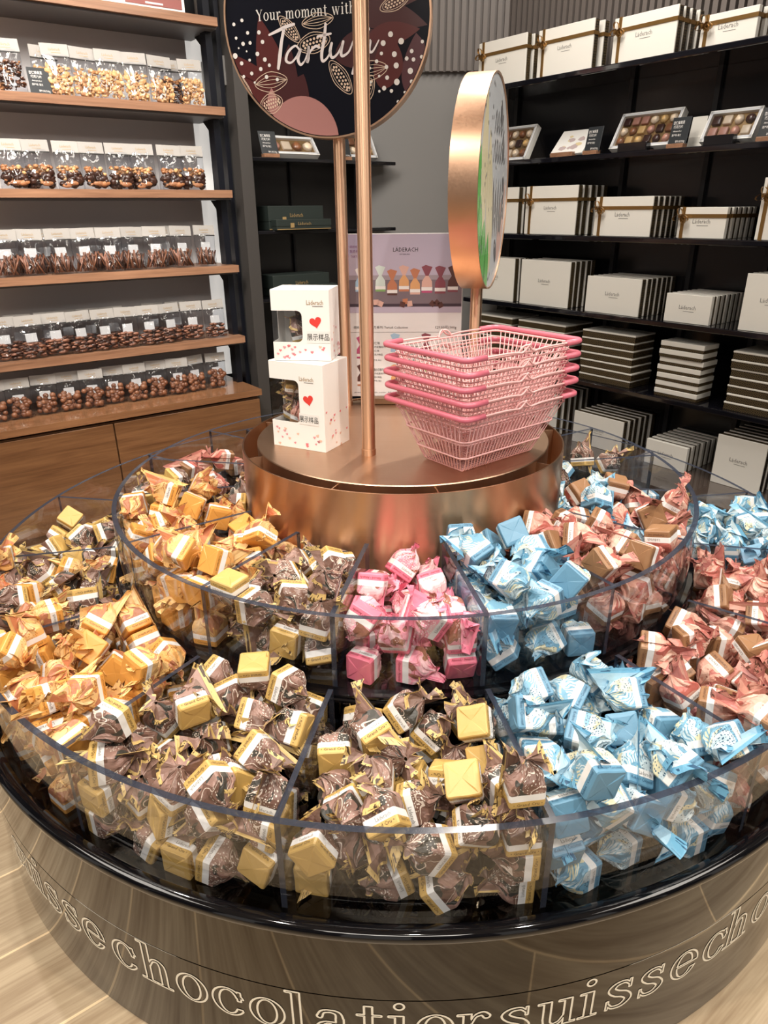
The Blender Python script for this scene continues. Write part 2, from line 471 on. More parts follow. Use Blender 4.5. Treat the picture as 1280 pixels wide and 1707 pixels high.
def glyph_poly(ch, outline=0., step=.03):
    """clip-marched fill of a glyph (or of its contour band) -> verts, faces, advance"""
    k = (ch, outline, step)
    if k in _GL: return _GL[k]
    xs = np.arange(-.15, 1.75, step); ys = np.arange(-.15, 1.65, step)
    X, Y = np.meshgrid(xs, ys); F, adv = glyph(ch, X, Y)
    if outline:
        gy, gx = np.gradient(F, step); F = np.abs(F / np.clip(np.hypot(gx, gy), .6, 3)) - outline
    vs = []; fs = []; cache = {}
    def vid(p):
        q = (round(p[0], 5), round(p[1], 5))
        if q not in cache: cache[q] = len(vs); vs.append(q)
        return cache[q]
    H, W = F.shape
    for j in range(H - 1):
        for i in range(W - 1):
            c = [(xs[i], ys[j], F[j, i]), (xs[i + 1], ys[j], F[j, i + 1]), (xs[i + 1], ys[j + 1], F[j + 1, i + 1]), (xs[i], ys[j + 1], F[j + 1, i])]
            if min(q[2] for q in c) >= 0: continue
            poly = []
            for a in range(4):
                p, q = c[a], c[(a + 1) % 4]
                if p[2] < 0: poly.append((p[0], p[1]))
                if (p[2] < 0) != (q[2] < 0):
                    t = p[2] / (p[2] - q[2]); poly.append((p[0] + (q[0] - p[0]) * t, p[1] + (q[1] - p[1]) * t))
            ids = []
            for p in poly:
                v = vid(p)
                if v not in ids: ids.append(v)
            if len(ids) > 2: fs.append(tuple(ids))
    _GL[k] = (vs, fs, adv); return _GL[k]

# ------------------------------------------------------------------ walls and room
DL = Vector((math.sin(RAD(52)), math.cos(RAD(52)), 0)); NL = Vector((-DL.y, DL.x, 0))      # along / into the left wall
DR = Vector((math.sin(RAD(-39)), math.cos(RAD(-39)), 0)); NR = Vector((DR.y, -DR.x, 0))    # along / into the right wall
def frame(D, N, s, k, z=0):
    """matrix: x along D, y into the wall, z up; origin at D*s+N*k"""
    o = D * s + N * k
    return Matrix(((D.x, N.x, 0, o.x), (D.y, N.y, 0, o.y), (0, 0, 1, z), (0, 0, 0, 1)))
ML = frame(DL, NL, 0, 0)
# right wall: x axis runs towards the right of the picture (-DR), y into the wall
def frame_r(s, k, z=0):
    o = DR * s + NR * k; D = -DR
    return Matrix(((D.x, NR.x, 0, o.x), (D.y, NR.y, 0, o.y), (0, 0, 1, z), (0, 0, 0, 1)))

def slab(name, M, x0, x1, y0, y1, z0, z1, m, kind='structure', parent=None):
    b = MB(); b.box(((x0 + x1) / 2, (y0 + y1) / 2, (z0 + z1) / 2), (x1 - x0, y1 - y0, z1 - z0), 0, M)
    o = b.build(name, m, parent)
    if kind: o['kind'] = kind
    return o
fl = MB(); fl.box((0, 0, -.05), (9, 9, .1)); tag(fl.build('floor', M_FLOOR), kind='structure')
ce = MB(); ce.box((0, 0, CEIL + .05), (9, 9, .1)); tag(ce.build('ceiling', mat('ceiling_paint', (.55, .53, .5), .8)), kind='structure')
slab('wall_left', ML, -3.2, 1.75, 2.09, 2.19, 0, CEIL, M_BLACKM)
b = MB(); b.box((.175, 2.39, CEIL / 2), (.70, .1, CEIL)); tag(b.build('wall_back', M_CHAMFER), kind='structure')
slab('wall_right', Matrix(), 0, .01, 0, .01, 0, .01, M_BLACKM).name = 'tmp'
bpy.data.objects.remove(bpy.data.objects['tmp'])
slab('wall_right', frame_r(0, 0), -1.62, 1.4, 1.88, 1.98, 0, CEIL, M_BLACKM)
# unseen dark walls with gaps, added behind the viewer for the copper to reflect
for i, (x0, x1) in enumerate(((-4.3, -2.7), (-1.9, -.75), (.1, 1.2), (1.75, 2.5), (3.2, 4.3))):
    b = MB(); b.box(((x0 + x1) / 2, -4.2, CEIL / 2), (x1 - x0, .12, CEIL)); tag(b.build('wall_added_front', mat('dark_wall_paint', (.035, .03, .028), .6)), kind='structure')
for sx in (-1, 1):
    for y0, y1 in ((-3.9, -2.9), (-2.2, -1.3), (-.6, .5)):
        b = MB(); b.box((sx * 4.2, (y0 + y1) / 2, CEIL / 2), (.12, y1 - y0, CEIL)); tag(b.build('wall_added_side', MATS['dark_wall_paint']), kind='structure')  # more of the added unseen walls, along both sides
# ribbed panelling above the shelving
def ribs(name, M, x0, x1, y, z0, z1, pitch=.034):
    b = MB(); b.box(((x0 + x1) / 2, y + .012, (z0 + z1) / 2), (x1 - x0, .012, z1 - z0), 0, M)
    n = int((x1 - x0) / pitch)
    for i in range(n):
        xx = x0 + pitch * (i + .5)
        b.box((xx, y - .004, (z0 + z1) / 2), (pitch * .62, .022, z1 - z0), 0, M)
    tag(b.build(name, M_RIBS), kind='structure')
ribs('trim_1', ML, .48, 1.24, 2.05, 1.87, CEIL)
ribs('trim_2', Matrix(), -.17, .52, 2.315, 1.885, CEIL)
ribs('trim_3', frame_r(0, 0), -1.60, 1.35, 1.855, 1.80, CEIL)
slab('trim_4', ML, .475, 1.24, 1.86, 2.06, 1.765, 1.872, M_CHAMFER)      # bulkhead over the dark niche
slab('trim_5', ML, .50, .56, 1.79, 2.09, 0, CEIL, mat('dark_grey_upright', (.05, .045, .042), .5))

# ------------------------------------------------------------------ left shelving unit
lu = empty('wall_shelving_unit'); tag(lu, 'oak shelving unit with five shelves of filled bags and low cabinet', 'shelving')
LZ = [.715, 1.031, 1.340, 1.655, 1.968]
for z in LZ:
    b = MB(); b.box((-1.03, 1.915, z), (2.94, .29, .03), 0, ML)
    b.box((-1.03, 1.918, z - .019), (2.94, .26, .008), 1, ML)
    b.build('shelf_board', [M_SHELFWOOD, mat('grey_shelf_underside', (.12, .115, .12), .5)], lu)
    for s in (.425,):
        b = MB(); b.prism([(0, 0), (.10, 0), (.015, -.06), (0, -.06)], .012, 0, ML @ Matrix.Translation((s - .006, 1.86, z - .024)) @ Matrix(((0, 0, 1, 0), (1, 0, 0, 0), (0, 1, 0, 0), (0, 0, 0, 1))))
        b.build('bracket', M_BLACKM, lu)
b = MB(); b.box((-1.045, 2.055, 1.25), (2.91, .02, 1.50), 0, ML); b.build('back_panel', M_GREY, lu)
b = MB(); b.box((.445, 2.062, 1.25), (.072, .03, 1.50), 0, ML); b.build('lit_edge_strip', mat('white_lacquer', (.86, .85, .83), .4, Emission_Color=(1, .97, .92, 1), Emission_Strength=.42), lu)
b = MB(); b.box((.425, 1.86, 1.2), (.028, .05, 2.4), 0, ML); b.box((.478, 1.88, 1.2), (.02, .05, 2.4), 0, ML); b.build('upright', mat('dark_blue_metal', (.007, .008, .013), .25, .2), lu)
b = MB(); b.box((-1.03, 1.855, .486), (2.94, .43, .028), 0, ML); b.build('cabinet_top', wood('cabinet_top_wood', (.33, .16, .075), (.19, .085, .04), .25, RAD(38), coat=.5), lu)
b = MB(); b.box((-1.03, 1.865, .23), (2.92, .40, .46), 0, ML); b.build('cabinet_body', M_CABINET, lu)
for x0, x1 in ((-2.48, -1.37), (-1.364, -.256), (-.25, .43)):
    b = MB(); b.rbox(((x0 + x1) / 2, 1.657, .245), (x1 - x0, .018, .42), .002, 0, ML); b.build('cabinet_door', M_CABINET, lu)

# niche shelves (dark unit between the oak shelves and the grey panel)
mu = empty('niche_shelving_unit'); tag(mu, 'black shelving unit in the niche behind the round sign', 'shelving')
for z in (1.482, 1.178, .875, .575, .27):
    b = MB(); b.rbox((.94, 1.94, z), (.84, .29, .016), .003, 0, ML); b.build('shelf_board', M_BLACK, mu)
b = MB(); b.box((.90, 2.078, .88), (.78, .016, 1.76), 0, ML); b.build('back_panel', mat('niche_back', (.018, .016, .016), .25), mu)
for s in (.62, .9):
    b = MB(); b.box((s, 2.062, .88), (.012, .016, 1.76), 0, ML); b.build('upright', M_BLACKM, mu)

# right shelving
RZ = [.245, .545, .848, 1.160, 1.472, 1.782]      # top faces
ru = empty('gift_box_shelving_unit'); tag(ru, 'black wall shelving unit holding white and black gift boxes', 'shelving')
for i, z in enumerate(RZ):
    b = MB()
    if i == 0: b.box((-.10, 1.70, .12), (2.7, .62, .25), 0, frame_r(0, 0)); b.build('plinth', mat('brown_gloss_plinth', (.075, .055, .045), .12, 0, Coat_Weight=.6), ru)
    else:
        b.rbox((-.10, 1.725, z - .011), (2.72, .27, .022), .004, 0, frame_r(0, 0)); b.build('shelf_board', mat('black_gloss_shelf', (.006, .006, .009), .07, 0, Coat_Weight=.6), ru)
b = MB(); b.box((-.10, 1.868, .9), (2.7, .012, 1.8), 0, frame_r(0, 0)); b.build('back_panel', mat('black_back_panel', (.006, .006, .008), .2), ru)
for s in (1.4, .755, .37, .06):
    b = MB(); b.box((-s, 1.855, .9), (.02, .02, 1.8), 0, frame_r(0, 0)); b.build('upright', M_BLACKM, ru)

# ------------------------------------------------------------------ bags on the oak shelves
def pouch_mesh(w, h, d, seed):
    b = MB(); nu, nv = 16, 14; vs = []
    for side in (1, -1):
        for j in range(nv + 1):
            t = j / nv; z = h * t
            bulge = d / 2 * (1 - t) ** .55 * (1 if t > .06 else .75 + 4 * t)
            for i in range(nu + 1):
                u = i / nu * 2 - 1
                e = max(0, 1 - abs(u) ** 3)
                nn = noise.noise(Vector((u * 3, t * 5, seed + side))) * .009 * (e ** .5) * (1 - .3 * t) + noise.noise(Vector((u * 8, t * 9, seed - side))) * .004 * e
                vs.append((u * w / 2 * (1 - .04 * math.sin(t * 3)), side * -(bulge * e + .0008) + nn, z))
    fs = []; N = nu + 1; off = N * (nv + 1)
    for sd in (0, 1):
        for j in range(nv):
            for i in range(nu):
                a = sd * off + j * N + i; f = (a, a + 1, a + 1 + N, a + N); fs.append(f if sd == 0 else tuple(reversed(f)))
    for j in range(nv):
        for i in (0, nu):
            a = j * N + i; fs.append((a, a + N, off + a + N, off + a) if i == 0 else (a, off + a, off + a + N, a + N))
    for i in range(nu): fs.append((i, off + i, off + i + 1, i + 1))
    b.add(vs, fs); return b
def filling(kind, w, h, d, seed):
    r = random.Random(seed); b = MB()
    if kind == 'nut':
        for i in range(150):
            z = r.uniform(.008, h * .62) ; x = r.uniform(-1, 1) * w * .42; y = r.uniform(-1, .4) * d * .36 * (1 - .4 * z / h)
            b.lump((x, y, z), r.uniform(.0055, .009), (r.uniform(.5, 1.5), r.uniform(.5, 1), r.uniform(.5, 1.4)), .7, r.random() * 50, r.choice((0, 0, 0, 1, 2)), sub=1)
    elif kind == 'cocoa':
        for i in range(170):
            z = r.uniform(.008, h * .62); x = r.uniform(-1, 1) * w * .42; y = r.uniform(-1, .4) * d * .36
            b.lump((x, y, z), r.uniform(.005, .008), (r.uniform(.4, 1.6), 1, r.uniform(.4, 1)), .7, r.random() * 50, r.choice((3, 3, 4, 1)), sub=1)
    elif kind == 'bark':
        for i in range(85):
            z = r.uniform(.012, h * .5); x = r.uniform(-1, 1) * w * .38; y = r.uniform(-1, .4) * d * .34
            dark = z < h * .36 and r.random() < .75
            b.lump((x, y, z), r.uniform(.009, .016) if dark else r.uniform(.006, .011), (1, .7, .8), .6, r.random() * 50, 3 if dark else r.choice((0, 1, 5)), sub=2 if dark else 1)
        for i in range(4):
            b.lump((r.uniform(-.035, .035), -d * .36, r.uniform(.01, .022)), .012, (1.5, .5, .7), .1, i, 5, sub=2)
    elif kind == 'stick':
        for i in range(34):
            x = r.uniform(-1, 1) * w * .36; y = r.uniform(-1, .4) * d * .32; a = r.uniform(-.5, .5); L = h * r.uniform(.36, .5)
            b.tube([(x - math.sin(a) * L / 2, y, .006), (x, y + r.uniform(-.004, .004), L / 2), (x + math.sin(a) * L / 2, y, L)], .0032, 5, r.choice((4, 4, 3, 6)))
    elif kind == 'chip':
        for i in range(60):
            z = r.uniform(.008, h * .40); x = r.uniform(-1, 1) * w * .38; y = r.uniform(-1, .4) * d * .34
            b.lump((x, y, z), r.uniform(.010, .016), (1.1, .5, .45), .5, r.random() * 50, r.choice((4, 3, 6, 6)), sub=1)
    else:
        for i in range(46):
            z = r.uniform(.012, h * .52); x = r.uniform(-1, 1) * w * .36; y = r.uniform(-1, .4) * d * .32
            b.lump((x, y, z), r.uniform(.0105, .013), (1, .9, .95), .08, i, r.choice((4, 4, 7)), sub=2)
    return b
FILLM = [mat('toasted_nut', (.62, .36, .16), .5), mat('caramel_nut', (.40, .19, .08), .45), mat('pale_nut', (.74, .52, .30), .5), mat('dark_chocolate_chunk', (.045, .018, .012), .35),
         mat('milk_chocolate', (.17, .065, .032), .35), mat('almond_skin', (.36, .15, .06), .5), mat('pinkish_chocolate', (.27, .12, .075), .4), mat('cocoa_coating', (.24, .10, .05), .45)]
M_STICK = mat('bag_sticker', (.62, .62, .62), .5)
def header_mesh(seed):
    b = MB(); w, h = .098, .043
    b.box((0, -.0015, 0), (w, .0012, h), 0); b.box((0, .0015, 0), (w, .0012, h), 0); b.box((0, 0, h / 2), (w, .004, .0012), 0)
    T = Matrix.Translation((0, -.0023, .004)) @ Matrix.Rotation(RAD(90), 4, 'X')
    add_text(b, 'Läderach', .010, .040, 1, T)
    b.box((.004, -.0024, -.007), (.034, .0003, .0014), 1)
    b.box((0, -.0023, -.0195), (w, .0006, .004), 2)
    return b.mesh('header_card', [M_HEADER, M_GOLDTXT, M_DARKTXT])
HEADER = header_mesh(0)
def make_bag(kind, name, seed, h=.155, sticker=True):
    root = empty(name)
    w, d = .100, .05
    me = pouch_mesh(w, h - .02, d, seed).mesh('pouch', M_FILM, True); link('pouch', me, root)
    me = filling(kind, w, h, d, seed).mesh('contents', FILLM, kind not in ('nut', 'cocoa')); o = link('contents', me, root); o['kind'] = 'stuff'
    o = link('header_card', HEADER, root, (0, 0, h - .012), (RAD(-4), 0, 0))
    if sticker:
        b = MB(); b.box((.0, -.006, h * .52), (.042, .0006, .034), 0); o = b.build('inner_label', M_STICK, root)
    return root
ROWS = [
 (1.671, 'nut', 'caramelised_nut_bag', 'bag of caramel nut clusters', 'second oak shelf', [(-.359, 'c'), (-.19, 'n'), (-.095, 'n'), (-.004, 'n'), (.098, 'n'), (.199, 'n'), (.33, 'n')], [(-.222, 'n'), (.272, 'c')]),
 (1.356, 'bark', 'chocolate_bark_bag', 'bag of nut-topped dark chocolate', 'third oak shelf', [(-.413, 'b'), (-.316, 'b'), (-.211, 'b'), (-.116, 'b'), (-.014, 'b'), (.08, 'b'), (.19, 'b'), (.289, 'b')], [(-.355, 'b'), (.03, 'b'), (.225, 'b')]),
 (1.047, 'stick', 'chocolate_stick_bag', 'bag of thin chocolate sticks', 'fourth oak shelf', [(-.50, 's'), (-.411, 's'), (-.298, 's'), (-.204, 's'), (-.105, 's'), (-.011, 's'), (.085, 's'), (.2, 's'), (.309, 's')], [(-.46, 's'), (-.34, 's'), (-.15, 's'), (-.03, 's'), (.15, 's')]),
 (.731, 'chip', 'chocolate_chip_bag', 'bag of flat chocolate pieces', 'lowest oak shelf', [(-.565, 'p'), (-.467, 'p'), (-.372, 'p'), (-.275, 'p'), (-.180, 'p'), (-.086, 'p'), (.012, 'p'), (.110, 'p'), (.215, 'p'), (.320, 'p')], [(-.50, 'p'), (-.39, 'p'), (-.31, 'p'), (-.22, 'p'), (-.12, 'p'), (.055, 'p'), (.16, 'p')]),
 (.502, 'ball', 'chocolate_ball_bag', 'bag of round chocolate balls', 'cabinet top', [(-.66, 'o'), (-.566, 'o'), (-.466, 'o'), (-.372, 'o'), (-.28, 'o'), (-.186, 'o'), (-.09, 'o'), (.005, 'o'), (.098, 'o'), (.19, 'o'), (.292, 'o')], []),
]
KIND = {'n': 'nut', 'c': 'cocoa', 'b': 'bark', 's': 'stick', 'p': 'chip', 'o': 'ball'}
ORD = ['first', 'second', 'third', 'fourth', 'fifth', 'sixth', 'seventh', 'eighth', 'ninth', 'tenth', 'eleventh']
bagproto = {}
for z, kd, nm, desc, where, front, back in ROWS:
    for row, lst in (('front', front), ('back', back)):
        for i, (s, k) in enumerate(lst):
            key = (k, i % 3)
            kk = 1.822 if row == 'front' else 1.885
            if z < .6: kk = 1.80
            zz = z
            if key not in bagproto:
                o = make_bag(KIND[k], nm, 10 + i + ord(k), .158 if z > .6 else .15, k in 'spo'); bagproto[key] = o
            else: o = copy_tree(bagproto[key]); o.name = nm
            p = DL * s + NL * (kk + rnd.uniform(-.008, .008)); o.location = (p.x, p.y, zz)
            o.rotation_euler = (RAD(-3) if row == 'front' else 0, RAD(rnd.uniform(-2, 2)), RAD(38) + RAD(rnd.uniform(-7, 7)))
            dd = desc if k != 'c' else 'bag of dark cocoa-coated nuts'
            n = len(lst)
            tag(o, f"{dd}, {ORD[n - 1 - i]} from right, {row} row, {where}", 'bag of chocolate', f"bags on the {where}")

# price card on the nut shelf, and the framed card on the top shelf
def price_sign(s, k, z, w, h, M, label, D, N, rz, lean=12, block=True, lines=None):
    root = empty('price_sign'); p = D * s + N * k; root.location = (p.x, p.y, z); root.rotation_euler = (0, 0, rz)
    b = MB()
    T = Matrix.Translation((0, 0, .012 if block else 0)) @ Matrix.Rotation(RAD(-lean), 4, 'X')
    b.rbox((0, 0, h / 2), (w, .003, h), .001, 0, T)
    b.build('card', mat('slate_card', (.022, .026, .03), .35), root)
    b = MB(); F = T @ Matrix.Translation((0, -.0018, 0)) @ Matrix.Rotation(RAD(90), 4, 'X')
    y = h * .80
    for i, (tx, hh, ww) in enumerate(lines or [('杏仁榛果黑', .10, .60), ('巧克力片', .09, .5), ('Amandes', .06, .45), ('原产地: 瑞士', .07, .5)]):
        add_text(b, tx, h * hh, w * ww, 0, F @ Matrix.Translation((-w * .12, y, 0))); y -= h * .15
    add_text(b, '¥99.00/100g', h * .09, w * .5, 0, F @ Matrix.Translation((w * .15, h * .12, 0)))
    b.build('lettering', M_WHITETXT, root)
    if block:
        b = MB(); b.rbox((0, 0, .008), (w * .92, .03, .016), .002); b.build('wooden_foot', M_SHELFWOOD, root)
    tag(root, label, 'price sign'); return root
price_sign(-.268, 1.80, 1.671, .075, .085, ML, 'slate price card between bags on the second oak shelf', DL, NL, RAD(38), 8, False)

b = MB(); root = empty('framed_card'); p = DL * .21 + NL * 1.84; root.location = (p.x, p.y, 1.984); root.rotation_euler = (0, 0, RAD(38))
b.rbox((0, 0, .11), (.25, .012, .22), .002); b.build('white_frame', M_WHITE, root)
b = MB(); b.box((0, -.0072, .06), (.225, .001, .08)); b.build('printed_picture', mat('plum_print', (.30, .10, .09), .4), root)
b = MB(); b.box((0, -.0082, .028), (.07, .0006, .006)); b.build('price_strip', M_WHITETXT, root)
tag(root, 'white framed card with dark red print on the top oak shelf', 'framed card')
b = MB(); root = empty('white_carton'); p = DL * .02 + NL * 1.85; root.location = (p.x, p.y, 1.984); root.rotation_euler = (0, 0, RAD(38))
b.rbox((0, 0, .09), (.13, .06, .18), .003); b.build('carton_body', M_WHITE, root)
b = MB(); b.rbox((0, 0, .183), (.134, .064, .012), .003); b.build('carton_lid', M_IVORY, root)
tag(root, 'white carton left of the framed card on the top oak shelf', 'carton')

# ------------------------------------------------------------------ gift boxes on the right shelves
def pattern_side():
    m = mat('black_gold_pattern', (.02, .015, .01), .4); nt = NT(m)
    tc = nt.n('ShaderNodeTexCoord'); v = nt.n('ShaderNodeTexVoronoi', i={'Vector': tc.outputs['Object'], 'Scale': 110.0, 'Randomness': .2})
    f = nt.math('LESS_THAN', nt.math('ABSOLUTE', nt.math('SUBTRACT', v.outputs['Distance'], .42)), .10)
    nt.link(nt.mix(f, (.010, .008, .007), (.115, .080, .035)), nt.b.inputs['Base Color']); return m
M_PATT = pattern_side()
def gift_box_meshes(w, h, t, lid_t):
    """upright box, front face at y=0 looking -y; returns lid mesh and base mesh"""
    a = MB(); a.rbox((0, lid_t / 2, h / 2), (w, lid_t, h), .0015)
    T = Matrix.Translation((0, -.0004, h * .56)) @ Matrix.Rotation(RAD(90), 4, 'X')
    add_text(a, 'Läderach', .016, .07, 1, T); a.box((.006, -.0003, h * .56 - .016), (.045, .0004, .0016), 1)
    b = MB(); b.rbox((0, (lid_t + t) / 2, h / 2), (w - .002, t - lid_t, h - .002), .0015)
    return a.mesh('white_lid', [M_IVORY, M_GREYTXT]), b.mesh('patterned_base', M_PATT)
COLS = {'a': (1.43, 1.14, .18), 'a2': (1.41, 1.135, .20), 'b': (1.09, .80, .20), 'b1': (1.073, .79, .172), 'c': (.70, .43, .15), 'd': (.31, .12, .108), 'd1': (.33, .13, .095), 'e': (.005, -.19, .20)}
boxproto = {}
def gift_box(key, tsk='dark'):
    s0, s1, h = COLS[key]; w = s0 - s1
    k = (round(w, 3), round(h, 3), tsk)
    if k not in boxproto:
        t = .032; lid = {'dark': .007, 'white': .019}[tsk]
        boxproto[k] = gift_box_meshes(w, h, t, lid)
    root = empty('gift_box'); l, bs = boxproto[k]
    link('white_lid', l, root); link('patterned_base', bs, root)
    return root, w, h
def ribbon(root, w, h, bowx=-.28, bowz=.72):
    b = MB(); zz = h * bowz; xx = w * (bowx - .12) 
    b.box((0, .0155, zz), (w + .003, .036, .013)); b.box((xx, .0155, h / 2), (.013, .036, h + .003))
    b.build('ribbon', M_RIBBON, root)
    b = MB()
    for sgn, ang in ((1, 25), (-1, -20), (1, -115), (-1, 235)):
        big = 1 if abs(ang) < 100 else .9
        pts = []
        a = RAD(ang); L = .034 * big
        for q in range(9):
            t = q / 8 * 2 * math.pi
            pts.append((sgn * (L * .5 * (1 - math.cos(t))), -.006 - .008 * abs(math.sin(t / 2)), .010 * math.sin(t)))
        vs = []
        R = Matrix.Rotation(a, 4, 'Y')
        for (x, y, z) in pts:
            for yy in (-.005, .006): vs.append(Vector((xx, -.005, zz)) + R @ Vector((x, y + yy, z)))
        b.add(vs, [(2 * i, 2 * i + 1, 2 * i + 3, 2 * i + 2) for i in range(8)])
    b.lump((xx, -.008, zz), .007, (1, .8, 1), .1, 0, 0, sub=2)
    o = b.build('bow', M_RIBBON, root, True, fix=False)
ROWN = {5: 'top black shelf', 3: 'third black shelf', 2: 'fourth black shelf', 0: 'bottom plinth', 1: 'fifth black shelf'}
CN = {'a': 'leftmost', 'a2': 'leftmost', 'b': 'second', 'b1': 'second', 'c': 'third', 'd': 'fourth', 'd1': 'fourth', 'e': 'rightmost'}
def upright_row(zi, key, n, bow, pitch=.037, tsk='dark', k0=1.612, jit=.4):
    z = RZ[zi]
    for i in range(n):
        root, w, h = gift_box(key, tsk); s0, s1, _ = COLS[key]; s = (s0 + s1) / 2
        p = DR * (s + rnd.uniform(-.003, .003)) + NR * (k0 + i * pitch); root.location = (p.x, p.y, z + .0005)
        root.rotation_euler = (0, 0, RAD(-51) + RAD(rnd.uniform(-jit, jit)))
        if bow: ribbon(root, w, h)
        pos = 'front one' if i == 0 else f'{ORD[i]} from front'
        tag(root, f"white gift box{' with gold ribbon' if bow else ''}, {pos} in {CN[key]} row, {ROWN[zi]}", 'gift box', f"gift boxes standing on the {ROWN[zi]}")
upright_row(5, 'a', 2, True, .045); upright_row(5, 'b1', 2, True, .06); upright_row(5, 'c', 4, True, .045); upright_row(5, 'd1', 4, True, .045, 'white')
upright_row(3, 'a2', 3, True); upright_row(3, 'b', 5, True, .045); upright_row(3, 'c', 6, True, .038); upright_row(3, 'd', 6, True, .037, 'white'); upright_row(3, 'e', 3, True)
upright_row(2, 'a2', 3, False); upright_row(2, 'b', 5, False); upright_row(2, 'c', 7, False, .035); upright_row(2, 'd', 7, False, .035, 'white'); upright_row(2, 'e', 4, False)
K6 = 1.612
upright_row(0, 'b', 6, False, .045, k0=K6); upright_row(0, 'c', 8, False, .042, k0=K6); upright_row(0, 'd', 9, False, .040, 'white', k0=K6); upright_row(0, 'e', 8, False, .042, k0=K6)
# flat stacks on the fifth shelf
for key, n, tsk in (('a2', 7, 'dark'), ('b', 7, 'dark'), ('c', 7, 'dark'), ('d', 7, 'white'), ('e', 7, 'dark')):
    s0, s1, h = COLS[key]; s = (s0 + s1) / 2; dep = min(h, .2)
    for i in range(n):
        root, w, hh = gift_box(key, tsk)
        jx = rnd.uniform(-.004, .004)
        p = DR * (s + jx) + NR * (1.612 + rnd.uniform(0, .006)); zz = RZ[1] + .0005 + i * .0322
        # lid upward: rotate so the front face looks up
        Mx = Matrix.Translation((p.x, p.y, zz + .032)) @ Matrix.Rotation(RAD(-51) + RAD(rnd.uniform(-.6, .6)), 4, 'Z') @ Matrix.Rotation(RAD(-90), 4, 'X')
        root.matrix_world = Mx
        tag(root, f"flat gift box, {ORD[n - 1 - i] + ' from top' if i < n - 1 else 'topmost'} of {CN[key]} stack, fifth black shelf", 'gift box', 'gift boxes stacked flat on the fifth black shelf')

# open assortments and cards on the second shelf
PRAL = [mat('praline_milk', (.22, .09, .04), .3), mat('praline_dark', (.05, .022, .018), .25), mat('praline_gold', (.62, .40, .16), .35), mat('praline_white', (.72, .58, .42), .35), mat('praline_rose', (.45, .22, .16), .35)]
def assortment(w, h, cols, rows, lean, seed):
    r = random.Random(seed); root = empty('chocolate_assortment')
    T = Matrix.Rotation(RAD(-lean), 4, 'X')
    b = MB(); b.rbox((0, .012, h / 2), (w, .018, h), .002, 0, T); b.build('tray', M_IVORY, root)
    b = MB()
    for (x, z, ww, hh) in ((0, .006, w, .012), (0, h - .006, w, .012), (-w / 2 + .006, h / 2, .012, h), (w / 2 - .006, h / 2, .012, h)): b.box((x, -.004, z), (ww, .016, hh), 0, T)
    b.build('white_border', M_WHITE, root)
    b = MB(); b.box((0, .002, h / 2), (w - .022, .003, h - .022), 0, T); b.build('liner', mat('gold_liner', (.35, .22, .09), .35, .5), root)
    iw, ih = w - .03, h - .03
    for j in range(rows):
        for i in range(cols):
            b = MB(); x = -iw / 2 + iw * (i + .5) / cols; z = .015 + ih * (j + .5) / rows; rr = min(iw / cols, ih / rows) * .43
            if r.random() < .4: b.rbox((x, -.004, z), (rr * 1.8, .014, rr * 1.8), .003, 0, T)
            else: b.lump((x, -.003, z), rr, (1, .7, 1), .2, r.random() * 9, 0, T, sub=2)
            o = b.build('praline', r.choice(PRAL), root, True)
    b = MB(); b.box((0, -.013, h / 2), (w - .006, .0008, h - .006), 0, T); b.build('clear_lid', M_FILM, root)
    return root
def put_r(root, s, k, z): p = DR * s + NR * k; root.location = (p.x, p.y, z); root.rotation_euler = (0, 0, RAD(-51))
def black_stand(s, k, z, w, label):
    b = MB(); b.rbox((0, 0, .016), (w, .03, .032), .002); root = empty('display_stand'); put_r(root, s, k, z)
    b.build('stand_block', M_BLACK, root); b2 = MB(); b2.rbox((0, .02, .006), (w, .06, .012), .002); b2.build('stand_foot', M_BLACK, root)
    tag(root, label, 'display stand')
z2 = RZ[4] + .0005
a1 = assortment(.20, .165, 4, 3, 28, 1); put_r(a1, 1.25, 1.66, z2); tag(a1, 'tilted open praline box half hidden behind the copper round sign', 'chocolate assortment')
a2 = assortment(.275, .150, 6, 3, 30, 2); put_r(a2, .555, 1.66, z2 + .012); tag(a2, 'wide tilted open box of eighteen assorted pralines on second black shelf', 'chocolate assortment')
a3 = assortment(.195, .115, 4, 2, 28, 3); put_r(a3, .20, 1.66, z2 + .012); tag(a3, 'small tilted open box of eight pralines on second black shelf', 'chocolate assortment')
black_stand(.56, 1.63, z2, .13, 'black stand holding the eighteen praline box'); black_stand(.205, 1.63, z2, .11, 'black stand holding the small eight praline box')
root = empty('picture_box'); put_r(root, .92, 1.66, z2 + .010)
T = Matrix.Rotation(RAD(-42), 4, 'X')
b = MB(); b.rbox((0, 0, .065), (.175, .012, .13), .002, 0, T); b.build('white_box', M_WHITE, root)
b = MB()
for i in range(9): b.lump((rnd.uniform(-.05, .05), -.0063, rnd.uniform(.03, .10)), rnd.uniform(.008, .02), (1.2, .03, .7), .5, i * 3.3, 0 if i % 2 else 1, T)
b.build('printed_motif', [mat('pale_yellow_print', (.72, .60, .36), .5), mat('pale_mauve_print', (.52, .42, .42), .5)], root)
b = MB(); b.rbox((-.01, -.002, .0), (.12, .04, .02), .002); b.build('wooden_foot', M_SHELFWOOD, root)
tag(root, 'white box with pale printed motif tilted back on wooden foot, second black shelf', 'box')
for s, lab in ((.762, 'slate price card between the pale printed box and wide praline box'), (.375, 'slate price card between the two open praline boxes'), (.035, 'slate price card at the right edge of second black shelf')):
    o = price_sign(s, 1.63, z2, .075, .095, None, lab, DR, NR, RAD(-51), 12)
